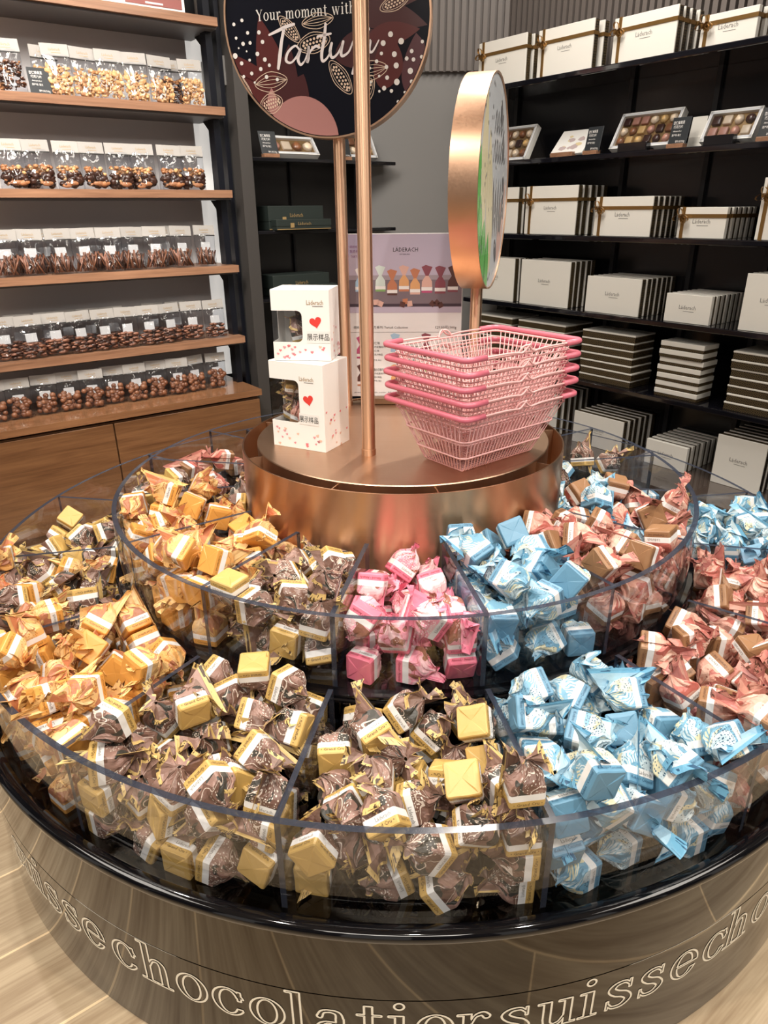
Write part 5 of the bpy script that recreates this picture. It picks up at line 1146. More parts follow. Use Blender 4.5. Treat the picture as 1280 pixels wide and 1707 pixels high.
    3, -589, -589, 380, 125, -211, -165, -404, 4, -901, -349, 378, 305, 178, 305, -178, 4, -827, -487, 378, 152, -319, 152, 319, 4, -794, -537, 357, 473, 47, 16, 155, 4, -824, -397, 407, 8, -224, -78, 440,
    4, -903, -339, 426, 81, -41, 244, -427, 4, -809, -526, 473, 43, -479, -136, 16, 21, -969, -197, 422, 37, -340, -35, -363, 21, -715, 77, 455, 216, -333, -265, 149, 21, -754, -45, 436, 401, -240, 168, 54,
    70, -751, 361, 352, 462, 0, 0, 191, 70, -734, 157, 378, 327, -135, 327, 135, 70, -739, 423, 352, 438, 0, 0, 242, 70, -890, 403, 393, 152, -248, 347, -212, 70, -809, 490, 378, 330, 330, -128, -128,
    71, 738, -623, 378, 310, 310, -170, -170, 71, 782, -549, 378, 307, 175, -307, 175, 71, 630, -652, 388, 396, 133, 26, -274, 71, 755, -629, 443, 253, -377, -164, 131, 71, 793, -587, 430, 170, 148, -293, -337,
    71, 558, -692, 492, 253, -420, 99, 1, 71, 712, -596, 484, 131, 407, -60, -251, 71, 662, -710, 459, 392, -293, -44, -91, 71, 701, -689, 421, 349, -306, -184, 23, 71, 752, -565, 490, 258, 307, 176, -241,
    71, 716, -640, 507, 401, 130, -233, 135, 72, 812, -521, 352, 136, 0, 0, 481, 72, 819, -382, 378, 6, 354, -6, 354, 72, 749, -470, 429, 162, -101, 276, -370, 72, 828, -303, 435, 7, -311, -242, 308,
    72, 828, -465, 403, 420, 112, 41, 244, 72, 858, -417, 404, 267, -18, 81, -414, 72, 848, -366, 433, 327, -74, 361, 83, 72, 880, -257, 403, 352, -78, 228, -261, 72, 844, -243, 458, 259, 363, 206, -93,
    72, 812, -487, 479, 376, 181, -80, 263, 72, 906, -388, 483, 346, -110, -331, -95, 72, 908, -326, 448, 376, -111, 163, 263, 72, 949, -224, 453, 355, -172, -122, 282, 72, 850, -399, 472, 177, 280, -66, -369,
    72, 834, -432, 494, 448, 194, 70, -82, 72, 843, -311, 532, 42, 403, 268, 120, 72, 919, -273, 509, 317, -71, -233, -301, 57, 734, 38, 461, 37, 29, -269, -419, 57, 883, -139, 499, 339, 223, 142, 256,
    57, 911, -150, 434, 50, 162, -15, 470, 57, 934, -127, 506, 23, -186, -259, -384, 58, 801, 363, 378, 258, -242, 258, 242, 58, 843, 503, 378, 352, 28, -352, 28, 58, 713, 181, 436, 309, 30, -70, 386,
    58, 782, 316, 419, 12, -203, -419, 182, 58, 768, 405, 431, 208, -286, 208, 286, 58, 842, 416, 431, 266, 232, 266, -232, 27, 636, 463, 378, 344, 83, -344, 83, 27, 557, 608, 378, 21, -353, 21, 353,
    27, 487, 583, 424, 299, -267, 223, 200, 132, 88, -489, 548, 43, 386, 54, -310, 117, -203, -428, 545, 87, 363, 99, -318, 117, -171, -460, 530, 467, 0, 179, 0, 103, -545, -231, 514, 276, 0, 0, 417,
    103, -574, -175, 540, 284, 284, -210, -210, 120, -656, -47, 540, 222, 275, -222, 275, 155, 182, -476, 602, 412, -242, 110, -97, 158, 516, -17, 622, 247, 417, 66, -102,
]
raw = np.array(PILE, float).reshape(-1, 8)
BIN_L = {0: 'front-right bin', 1: 'front-centre bin', 2: 'front-left bin', 3: 'left front bin', 4: 'left side bin', 5: 'left rear bin', 6: 'far-left rear bin', 7: 'right front bin', 8: 'right side bin', 9: 'right rear bin', 10: 'far-right rear bin', 11: 'farthest bin'}
BIN_U = {0: 'front-centre bin', 1: 'front-left bin', 2: 'left front bin', 3: 'left side bin', 4: 'left rear bin', 5: 'far-left rear bin', 6: 'bin behind cartons', 7: 'front-right bin', 8: 'right front bin', 9: 'right side bin', 10: 'right rear bin', 11: 'far-right rear bin', 12: 'bin behind baskets'}
A_L = [(-78.3, -57), (-99.7, -78.3), (-121.2, -99.7), (-143.6, -121.2), (-166.6, -143.6), (171, 193.4), (148.1, 171), (-57, -34.6), (-34.6, -11.3), (-11.3, 11), (11, 33.6), (33.6, 56.3)]
A_U = [(-99.7, -78.3), (-121.2, -99.7), (-143.6, -121.2), (-166.6, -143.6), (171, 193.4), (148.1, 171), (125.3, 148.1), (-78.3, -57), (-57, -34.6), (-34.6, -11.3), (-11.3, 11), (11, 33.6), (33.6, 56.3)]
MIX = {(0, 4): .25, (0, 10): .3, (1, 4): .35, (1, 10): .15, (1, 11): .3, (1, 9): .15}
prng = random.Random(9)
cnt = {}
for row in raw:
    code = int(row[0]); tier = code // 100; v = 'OBKUR'[(code % 100) // 16]; bn = (code % 100) % 16
    if (tier, bn) in MIX and prng.random() < MIX[(tier, bn)]:
        v = {(0, 4): 'B', (0, 10): 'B', (1, 4): 'R', (1, 10): 'R', (1, 11): 'U', (1, 9): 'U'}.get((tier, bn), v)
    if row[3] > {(1, 10): 606, (1, 11): 592, (1, 12): 560, (0, 10): 425, (0, 9): 520, (1, 4): 640, (1, 5): 600}.get((tier, bn), 9999): continue
    pos = row[1:4] / 1000; q = Quaternion(row[4:8] / 500); q.normalize()
    q = q @ Quaternion((0, 0, 1), RAD(90 * prng.randrange(4)))
    bm_, fm_ = CANDY[v][prng.randrange(5)]
    o = bpy.data.objects.new(VAR[v]['name'], bm_); COL.objects.link(o)
    o.rotation_mode = 'QUATERNION'; o.rotation_quaternion = q; o.location = pos
    f = bpy.data.objects.new('twisted_end', fm_); COL.objects.link(f); f.parent = o
    up = q @ Vector((0, 0, 1)); rr = math.hypot(pos[0], pos[1])
    r0, r1 = ((.70, 1.0), (.39, .69))[tier]; zf = (ZL, ZU)[tier]; a0, a1 = (A_L, A_U)[tier][bn]; rim = (RIM_L, RIM_U)[tier]
    # squash the twisted end where it presses against a wall, a divider or the floor
    P0 = Vector(pos)
    def fits(sz, sw):
        for ka in range(8):
            d = Vector((.033 * sw * math.cos(ka * .785), .033 * sw * math.sin(ka * .785), .065 + .034 * sz)); w = P0 + q @ d
            r_ = math.hypot(w.x, w.y)
            if w.z < zf + .002: return False
            if w.z < rim + .004:
                if r_ > r1 - .002 or r_ < r0 + .004: return False
                an = math.degrees(math.atan2(w.y, w.x)); an = an + 360 if an < a0 - 90 else an
                mg = math.degrees(.006 / r_)
                if an < a0 + mg or an > a1 - mg: return False
            elif tier == 1 and r_ < r0 + .004 and w.z < ZT: return False
        return True
    for sz, sw in ((1, 1), (1, .8), (.8, .8), (.8, .6), (.6, .6), (.6, .45), (.42, .5), (.3, .38), (.2, .3), (.12, .25)):
        if fits(sz, sw): break
    f.scale = (sw, sw, sz); f.location = (0, 0, .065 * (1 - sz))
    t = (rr - r0) / (r1 - r0); rad = 'outer' if t > .66 else ('inner' if t < .34 else 'middle')
    an = math.degrees(math.atan2(pos[1], pos[0])); an = an + 360 if an < a0 - 90 else an
    lt = (an - a0) / (a1 - a0); lat = 'left' if lt < .34 else ('right' if lt > .66 else 'centre')
    if up.z > .62: pose = 'upright'
    elif up.z < -.5: pose = 'upside-down'
    else: pose = 'lying, twist ' + ('left' if up.x < -.5 else 'right' if up.x > .5 else 'forward' if up.y < 0 else 'back')
    lev = 'bottom layer' if pos[2] - zf < .045 else ('top layer' if pos[2] > rim - .03 else 'middle layer')
    side = ('lower', 'upper')[tier]
    lab = f"{VAR[v]['desc'].split()[0]} chocolate {pose}, {lev}, {rad} {lat} of {side} {(BIN_L, BIN_U)[tier][bn]}"
    tag(o, lab, 'wrapped chocolate', f"{VAR[v]['desc']} chocolates in {side} {(BIN_L, BIN_U)[tier][bn]}")
    cnt.setdefault(lab, []).append((an, o))
for lab, lst in cnt.items():
    if len(lst) > 1:
        lst.sort(key=lambda q_: q_[0])
        names = {2: ['left one', 'right one'], 3: ['left one', 'middle one', 'right one']}.get(len(lst), ['leftmost'] + ['inner left', 'middle one', 'inner right', 'fifth one', 'sixth one'][:len(lst) - 2] + ['rightmost'])
        for (an, o), nm in zip(lst, names): o['label'] = f'{lab}, {nm}'

# ------------------------------------------------------------------ copper poles with round signs
def sign(name, px, py, R, zc, az, t, label, art=None, cx=None, cy=None, ztop=None):
    root = empty(name, (px, py, ZT)); tag(root, label, 'round sign')
    zt = (ztop or (zc - R + .004)) - ZT
    b = MB(); b.lathe([(.0165, 0), (.0165, .014), (.0152, .0145), (.0152, zt)], 40); o = b.build('pole', M_COPPER_POLE, root); smooth_by_angle(o, 40)
    if art is None and zc > 2.2: pass
    # drum: local frame X right (viewed from front), Y up, Z = face normal
    n = Vector((math.sin(RAD(az)), math.cos(RAD(az)), 0)); X = Vector((-n.y, n.x, 0)); 
    o_ = Vector(((cx if cx is not None else px) - px, (cy if cy is not None else py) - py, zc - ZT))
    M = Matrix(((X.x, 0, n.x, o_.x), (X.y, 0, n.y, o_.y), (0, 1, 0, o_.z), (0, 0, 0, 1)))
    b = MB(); b.lathe([(R - .004, -t / 2), (R, -t / 2), (R, t / 2), (R - .004, t / 2), (R - .004, t / 2 - .002), (R - .005, 0), (R - .004, -t / 2 + .002)], 128, M=M, close=True)
    o = b.build('copper_hoop', M_SIGNHOOP, root); smooth_by_angle(o, 40)
    return root, M
def hoop_mat():
    m = mat('brushed_copper_hoop', (.62, .39, .26), .34, 1.0); nt = NT(m)
    tc = nt.n('ShaderNodeTexCoord'); n = nt.n('ShaderNodeTexNoise', i={'Vector': tc.outputs['Object'], 'Scale': 220.0, 'Detail': 3.0}); nt.link(nt.math('ADD', nt.math('MULTIPLY', n.outputs[0], .16), .27), nt.b.inputs['Roughness']); return m
M_SIGNHOOP = hoop_mat()
def face(root, M, R, t, name, m):
    b = MB(); b.lathe([(0, t / 2 - .003), (R - .004, t / 2 - .003)], 96, M=M); b.lathe([(0, -t / 2 + .003), (R - .004, -t / 2 + .003)], 96, M=M)
    return b.build(name, m, root)
R1 = .243
s1, M1 = sign('pole_sign', -.157, .28, R1, 1.676, 186, .05, 'dark round sign with maroon leaves and white script on rear copper pole', cx=-.174, cy=.278)
face(s1, M1, R1, .05, 'sign_face', mat('navy_print', (.0035, .004, .010), .3, 0, Specular_IOR_Level=.2))
def artw(name, mats, fn, root, M, z):
    b = MB(); fn(b, z); b.v = [tuple(M @ Vector((*clipdisc(p[:2], .2375 if M is M1 else .2305), p[2]))) for p in b.v]; return b.build(name, mats, root, fix=False)
def clipdisc(p, R):
    l = math.hypot(*p); return p if l <= R else (p[0] * R / l, p[1] * R / l)
MAR1 = mat('maroon_print', (.10, .015, .014), .3); MAR2 = mat('dark_maroon_print', (.060, .011, .013), .3); MAR3 = mat('plum_print_sign', (.09, .026, .034), .3)
PINKM = mat('dusty_pink_print', (.46, .215, .20), .3); CREAM = mat('cream_line_print', (.80, .62, .48), .3)
PX = .243 / 169.
def S(x, y):
    """sign coordinates (metres, origin at the centre) from drawing units"""
    return ((x - 549) * PX, (28 - y) * PX * .823)
def leaf(b, base, tip, width, z, mi, lim=R1 - .006, bow=0.):
    B, T = Vector(base), Vector(tip); d = T - B; L = d.length; d.normalize(); nn = Vector((-d.y, d.x)); A = []; C = []
    for i in range(15):
        t = i / 14; w = width * math.sin(math.pi * t ** .8) ** .9 if 0 < t < 1 else 0
        c = B + d * (L * t) + nn * (bow * math.sin(math.pi * t)); A.append(clipdisc(tuple(c + nn * w), lim)); C.append(clipdisc(tuple(c - nn * w), lim))
    poly = A + C[::-1][1:-1]
    b.add([(x, y, z) for x, y in poly], [tuple(range(len(poly)))], mi)
def art_leaves(b, z):
    L = lambda p, q, w, mi, dz=0, bow=0: leaf(b, S(*p), S(*q), w * PX, z + dz, mi, bow=bow * PX)
    L((470, 196), (438, 18), 25, 0); L((470, 196), (384, 78), 26, 0, .00015); L((472, 210), (486, 66), 20, 1, .0002); L((468, 196), (392, 118), 24, 0, .0003)
    L((486, 196), (508, 118), 24, 1, .00035, 4)
    L((600, 30), (712, 44), 19, 1, 0, 8); L((600, 16), (712, -6), 20, 1, .0001, 8); L((560, 92), (660, 60), 26, 1, .0002); L((640, 150), (650, 50), 24, 0, .0003, -5); L((692, 170), (694, 56), 28, 2, .0002, -6); L((616, 60), (700, 50), 16, 0, .0004)
    L((640, -80), (560, -150), 26, 0); L((470, -150), (410, -60), 26, 2); L((560, -170), (600, -60), 24, 1)
def art_hill(b, z):
    # dusty pink rounded hill clipped by the rim
    lim = R1 - .006; pts = []
    for i in range(25):
        a = RAD(180 - i * 7.5); pts.append(clipdisc(S(502 + 62 * math.cos(a), 236 - 80 * math.sin(a)), lim))
    a0 = math.atan2(pts[-1][1], pts[-1][0]); a1 = math.atan2(pts[0][1], pts[0][0])
    rim = [(lim * math.cos(a0 + (a1 - a0) * i / 16), lim * math.sin(a0 + (a1 - a0) * i / 16)) for i in range(1, 16)]
    b.add([(x, y, z) for x, y in pts + rim], [tuple(range(len(pts) + 15))], 0)
    L = lambda p, q, w, mi, dz=0: leaf(b, S(*p), S(*q), w * PX, z + dz, mi)
    L((452, 188), (452, 140), 9, 0, .0001); L((470, 205), (446, 150), 6, 0, .0002)
def art_dots(b, z):
    r = random.Random(2)
    D = [(396, 30, 2.6), (410, 24, 2.6), (418, 45, 2.6), (398, 53, 2.2), (437, 45, 3), (409, 63, 3), (421, 62, 2.6), (442, 61, 3), (401, 70, 1.4), (414, 76, 1.4), (394, 83, 4), (432, 81, 3.2), (404, 96, 3), (444, 91, 3.2), (418, 91, 2.2), (451, 101, 2.6), (436, 107, 3), (420, 114, 2.8), (406, 119, 2.4), (445, 121, 3), (463, 126, 2.6), (424, 130, 1.8),
         (653, 57, 4), (641, 71, 4), (670, 69, 4.5), (659, 90, 4), (638, 88, 2.6), (630, 101, 2.8), (662, 109, 4.2), (646, 111, 3), (685, 119, 4.4), (687, 86, 3), (679, 98, 3), (690, 100, 3), (663, 137, 4.6), (647, 129, 3.2), (642, 147, 3.4), (654, 152, 2.8), (687, 137, 2.8), (676, 155, 2), (665, 171, 2.4), (634, 152, 2), (634, 126, 2), (617, 47, 3), (704, 71, 2.6), (703, 96, 2.6), (619, 112, 2), (620, 136, 2)]
    for x, y, q in D:
        p = S(x, y); disc(b, p[0], p[1], q * PX, z, 0, n=14)
def pod(b, x, y, L, W, ang, z, grains=True):
    c, s_ = math.cos(RAD(ang)), math.sin(RAD(ang)); O = S(x, y); L *= PX; W *= PX
    def P(u, v): return (O[0] + u * c - v * s_, O[1] + u * s_ + v * c)
    N = 26; out = [P(L * math.cos(2 * math.pi * i / N), W * math.sin(2 * math.pi * i / N) * (1 - .25 * abs(math.cos(2 * math.pi * i / N)))) for i in range(N)]
    stroke(b, out, .0014, z, 0, closed=True)
    if grains:
        out2 = [P(L * .82 * math.cos(2 * math.pi * i / N), W * .70 * math.sin(2 * math.pi * i / N)) for i in range(N)]; stroke(b, out2, .0010, z, 0, closed=True)
        k = 7
        for i in range(k):
            for j in (-1, 0, 1):
                u = -L * .62 + L * 1.24 * i / (k - 1) + (j % 2) * L * .08; v = j * W * .36 * (1 - (u / L) ** 2)
                p = P(u, v); disc(b, p[0], p[1], L * .075, z, 0, n=7, ry=W * .13, rot=RAD(ang))
    else:
        for q in (-.55, -.2, .2, .55):
            stroke(b, [P(-L * .96 + 1.92 * L * i / 12, W * q * math.sin(math.pi * i / 12)) for i in range(13)], .0011, z, 0)
def art_pods(b, z):
    pod(b, 488, 42, 24, 10, -48, z); pod(b, 535, 30, 26, 11, 8, z, False); pod(b, 527, 66, 28, 15, 12, z); pod(b, 570, 126, 29, 13, -54, z); pod(b, 610, 152, 26, 14, 60, z); pod(b, 620, 116, 28, 14, 8, z, False)
    pod(b, 660, 6, 25, 11, 20, z); pod(b, 452, 130, 28, 15, 6, z, False); pod(b, 450, 168, 20, 15, 15, z); pod(b, 410, 140, 22, 4, -62, z, False)
    pod(b, 480, -90, 26, 13, 30, z); pod(b, 610, -120, 26, 13, -30, z)
def art_text(b, z):
    H = 17.5 * PX; x = S(434, 0)[0]; y0 = S(0, 27)[1]
    for i, ch in enumerate('Your moment with'):
        if ch == ' ': x += .010; continue
        vs, fs, adv = glyph_poly(ch, 0., .045)
        hh = H * .62; sl = .0
        b.add([(x + px * hh * .86, y0 + (x + px * hh - S(434, 0)[0]) * .035 + py * hh, z) for px, py in vs], fs, 0); x += adv * hh * .90 + .0008
def art_script(b, z):
    def K(pts, ws, n=8):
        P = bez([S(*p) for p in pts], n); W = np.interp(np.linspace(0, 1, len(P)), np.linspace(0, 1, len(ws)), ws)
        stroke(b, P, [float(q) * PX for q in W], z, 0)
        for q in (0, -1): disc(b, P[q][0], P[q][1], float(W[q]) * PX / 2, z + .00002, 0, n=10)
    K([(454, 50), (468, 44), (482, 38), (496, 34)], [3, 4.5, 5, 4]); K([(480, 38), (474, 62), (470, 85), (466, 107)], [4.5, 5, 6, 4.5])
    K([(503, 76), (496, 70), (484, 80), (480, 94), (488, 98), (498, 88), (505, 76), (500, 92), (504, 102), (511, 96)], [3, 3, 4, 4.5, 3, 3, 4, 5, 4, 2.2])
    K([(511, 96), (518, 80), (519, 72), (517, 92), (515, 98), (520, 82), (530, 72), (536, 74)], [2.2, 3, 4, 5, 4, 3, 4, 4])
    K([(548, 36), (545, 60), (540, 84), (541, 97), (549, 92), (556, 78)], [4, 5, 5, 4.5, 3, 2.2]); K([(534, 56), (545, 54), (556, 52)], [3, 4, 3])
    K([(557, 68), (554, 82), (557, 92), (566, 86), (575, 70)], [4, 5, 4, 3, 3]); K([(576, 66), (572, 82), (574, 90), (584, 84), (590, 72)], [4, 5, 4, 3, 2.5])
    K([(590, 72), (604, 40), (612, 30), (610, 46), (600, 86), (590, 120)], [3, 3, 4, 4, 5, 4]); K([(600, 84), (612, 80), (620, 66), (618, 82), (624, 84), (634, 66)], [2.5, 3, 4, 5, 3, 2])
artw('printed_leaves', [MAR1, MAR2, MAR3], art_leaves, s1, M1, .0224); artw('printed_hill', [PINKM], art_hill, s1, M1, .0232)
artw('printed_cocoa_pods', [CREAM], art_pods, s1, M1, .0236); artw('printed_dots', [M_WHITETXT], art_dots, s1, M1, .0238); artw('serif_lettering', [M_WHITETXT], art_text, s1, M1, .0240); artw('script_lettering', [mat('blush_white_print', (.88, .82, .82), .3)], art_script, s1, M1, .0242)
# second sign, almost edge-on
R2 = .236
s2, M2 = sign('pole_sign', .19, .20, R2, 1.322, 105.5, .064, 'copper edged round sign with pale green artwork seen almost edge on', cx=.191, cy=.20)
face(s2, M2, R2, .064, 'sign_face', mat('pale_grey_print', (.50, .53, .56), .3))
GRN = mat('leaf_green_print', (.13, .42, .11), .25); YEL = mat('pale_sand_print', (.60, .55, .36), .3); GRY = mat('slate_grey_print', (.14, .14, .15), .3); PNK = mat('pale_pink_print', (.62, .42, .38), .3)
def art2(b, z):
    r = random.Random(5); lim = R2 - .006
    leaf(b, (-.16, -.16), (-.13, .20), .05, z, 1, lim); leaf(b, (-.02, -.2), (-.08, .12), .05, z + .0001, 1, lim)
    for x, y, w in ((-.22, -.02, .03), (-.2, -.12, .05), (-.14, -.17, .05), (-.08, -.2, .035)): leaf(b, (x, y - .08), (x + .03, y + .10), w, z + .0002, 0, lim)
    for i in range(5): leaf(b, (.02 + .03 * i, -.12), (.0 + .04 * i, .02), .012, z + .0002, 2, lim)
    for x, y in ((.08, .16), (.13, .09), (.16, .0), (.12, -.08), (.17, -.05), (.07, -.15)): disc(b, x, y, .016, z + .0003, 2, ry=.03, rot=.4)
    leaf(b, (.10, -.18), (.2, .02), .04, z + .0001, 3, lim)
    for i in range(70):
        a, q = r.uniform(0, 6.28), lim * math.sqrt(r.random()) * .95; disc(b, q * math.cos(a), q * math.sin(a), .003, z + .0004, 2 if q * math.cos(a) < .03 else 4, n=8, ry=.005)
def art2b(b, z):
    for k, (dy, n) in enumerate(((.13, 4), (.07, 5))):
        for i in range(n): stroke(b, bez([(-.02 + i * .035, dy - .02), (.0 + i * .035, dy + .03), (.012 + i * .035, dy - .015), (.03 + i * .035, dy)], 5), .004, z, 0)
    for i in range(6): stroke(b, bez([(-.19 + i * .03, -.15), (-.17 + i * .03, -.05), (-.185 + i * .035, .03)], 6), .0016, z, 1)
artw('printed_leaves', [GRN, YEL, GRY, PNK, M_WHITETXT], art2, s2, M2, .0292); artw('script_lettering', [GRY, M_WHITETXT], art2b, s2, M2, .0298)
s3, M3 = sign('pole_sign', -.076, -.157, .24, 2.30, 310, .05, 'tall front copper pole rising in front of the dark round sign')
face(s3, M3, .24, .05, 'sign_face', mat('plain_rose_print', (.45, .16, .16), .2))  # disc above the view is guessed, added for the copper to reflect

# ------------------------------------------------------------------ white window cartons
def heart(b, x, y, s, z, mi, M, rot=0):
    pts = []
    for i in range(22):
        t = 2 * math.pi * i / 22; hx = 16 * math.sin(t) ** 3; hy = 13 * math.cos(t) - 5 * math.cos(2 * t) - 2 * math.cos(3 * t) - math.cos(4 * t)
        hx, hy = hx * math.cos(rot) - hy * math.sin(rot), hx * math.sin(rot) + hy * math.cos(rot); pts.append((x + hx * s / 32, y + hy * s / 32, z))
    b.add(pts, [tuple(range(22))], mi, M)
def carton(w, d, h, loc, yaw, win, label, fills, seed, logo=(.72, .86), hrt=(.70, .56), cn=(.72, .38)):
    """front-left-bottom corner at loc; window (x1,z0,z1) open at the front-left corner"""
    root = empty('window_carton', loc, (0, 0, RAD(yaw))); t = .0012; x1, z0, z1 = win; dd = d * .45
    b = MB()
    # front face around the window (window wraps the left edge)
    rr = .012
    def fr(pts): b.add([(x, 0, z) for x, z in pts], [tuple(range(len(pts)))], 0)
    arc_t = [(x1 - rr + rr * math.sin(RAD(a)), z1 - rr + rr * math.cos(RAD(a))) for a in range(0, 91, 15)]; arc_b = [(x1 - rr + rr * math.cos(RAD(a)), z0 + rr - rr * math.sin(RAD(a))) for a in range(0, 91, 15)]
    fr([(0, 0), (w, 0), (w, z0)] + [(x1, z0)] + [(0, z0)]); fr([(0, z1), (x1, z1), (w, z1), (w, h), (0, h)])
    fr([(x1, z0), (w, z0), (w, z1), (x1, z1)]); fr([(x1, z1)] + arc_t[::-1]); fr([(x1, z0)] + arc_b[::-1])
    b.add([(0, 0, 0), (0, d, 0), (0, d, z0), (0, 0, z0)], [(0, 1, 2, 3)]); b.add([(0, 0, z1), (0, d, z1), (0, d, h), (0, 0, h)], [(0, 1, 2, 3)]); b.add([(0, dd, z0), (0, d, z0), (0, d, z1), (0, dd, z1)], [(0, 1, 2, 3)])
    b.add([(w, 0, 0), (w, d, 0), (w, d, h), (w, 0, h)], [(0, 1, 2, 3)]); b.add([(0, d, 0), (w, d, 0), (w, d, h), (0, d, h)], [(0, 1, 2, 3)])
    b.add([(0, 0, 0), (w, 0, 0), (w, d, 0), (0, d, 0)], [(0, 1, 2, 3)])
    o = b.build('carton_body', M_WHITE, root); sm = o.modifiers.new('s', 'SOLIDIFY'); sm.thickness = .0009; sm.offset = 0
    b = MB(); b.rbox((w / 2, d / 2, h + .001), (w + .001, d + .001, .003), .0012); b.box((w - .004, d * .5, h - .006), (.006, d * .94, .008)); b.build('top_flap', M_WHITE, root)
    b = MB(); b.add([(0, .0006, z0), (x1, .0006, z0), (x1, .0006, z1), (0, .0006, z1)], [(0, 1, 2, 3)]); b.add([(.0006, 0, z0), (.0006, dd, z0), (.0006, dd, z1), (.0006, 0, z1)], [(0, 1, 2, 3)]); b.build('window_film', M_FILM, root)
    F = Matrix.Translation((0, -.0009, 0)) @ Matrix.Rotation(RAD(90), 4, 'X'); G = Matrix.Translation((w + .0009, 0, 0)) @ Matrix.Rotation(RAD(90), 4, 'Z') @ Matrix.Rotation(RAD(90), 4, 'X')
    b = MB(); add_text(b, 'Läderach', .0105, .037, 0, F @ Matrix.Translation((w * logo[0], h * logo[1], 0))); b.build('gold_logo', M_GOLDTXT, root)
    b = MB(); b.box((w * logo[0] + .006, -.0009, h * logo[1] - .0085), (.024, .0004, .0013)); b.build('logo_underline', M_GREYTXT, root)
    b = MB(); heart(b, w * hrt[0], h * hrt[1], .027, .0003, 0, F, RAD(12)); b.build('red_heart', M_RED, root)
    b = MB(); b.box((w * cn[0] + .002, -.0011, h * cn[1]), (.052, .0003, .026)); b.build('pale_sticker', mat('pale_sticker_paper', (.80, .795, .77), .35), root)
    b = MB(); add_text(b, '展示样品', .0118, .050, 0, F @ Matrix.Translation((w * cn[0] + .002, h * cn[1], .0005))); b.build('black_lettering', M_DARKTXT, root)
    r = random.Random(seed); b = MB()
    for i in range(19):
        x, z = r.uniform(.06, .95) * w, r.uniform(.03, z0 / h - .05 if i < 16 else .34) * h
        if z > z0 - .006 and x < x1 + .004: continue
        if abs(z - h * cn[1]) < .012 and x > w * .45: continue
        heart(b, x, z, r.uniform(.0055, .0085), .0003, r.choice((0, 0, 1, 2)), F, r.uniform(-.4, .4))
    for i in range(17): heart(b, r.uniform(.05, .95) * d, h * (r.random() ** 1.6) * .5, r.uniform(.0055, .0085), .0003, r.choice((0, 0, 1, 2)), G, r.uniform(-.4, .4))
    b.build('printed_hearts', [mat('pink_heart_print', (.78, .22, .25), .5), mat('pale_heart_print', (.80, .52, .40), .5), mat('rose_heart_print', (.72, .32, .36), .5)], root)
    tag(root, label, 'carton')
    # chocolates visible in the window are separate things
    Mr = Matrix.Translation(Vector(loc)) @ Matrix.Rotation(RAD(yaw), 4, 'Z')
    for i, (v, x, y, z, ex, ey, ez, lb) in enumerate(fills):
        bm_, fm_ = CANDY[v][i % 5]; o = bpy.data.objects.new(VAR[v]['name'], bm_); COL.objects.link(o)
        o.matrix_world = Mr @ Matrix.Translation((x, y, z)) @ Euler((RAD(ex), RAD(ey), RAD(ez))).to_matrix().to_4x4() @ Matrix.Scale(.80, 4)
        f = bpy.data.objects.new('twisted_end', fm_); COL.objects.link(f); f.parent = o; tag(o, lb, 'wrapped chocolate', 'chocolates inside the window cartons')
carton(.143, .108, .198, (-.304, -.086, ZT + .0005), -25.7, (.078, .062, .160), 'lower white window carton with red heart on the copper plate',
       [('B', .040, .048, .004, 0, 0, 20, 'brown and gold chocolate at the bottom inside the lower white carton'), ('B', .04, .04, .148, 200, 10, 40, 'brown and gold chocolate at the top inside the lower white carton'), ('R', .056, .035, .052, 0, 10, 0, 'rose chocolate in the middle of the lower carton window'), ('B', .03, .05, .06, 10, -12, 70, 'brown and gold chocolate in the middle of the lower carton window')], 3, (.70, .84), (.72, .60), (.70, .37))
carton(.130, .098, .150, (-.288, -.092, ZT + .2025), -7, (.068, .040, .108), 'upper white window carton with red heart standing on another carton',
       [('B', .050, .050, .038, 15, -10, 20, 'brown dotted chocolate behind the upper carton window'), ('R', .070, .055, .055, 10, 30, 60, 'rose chocolate behind the upper carton window')], 8, (.76, .84), (.76, .56), (.78, .345))

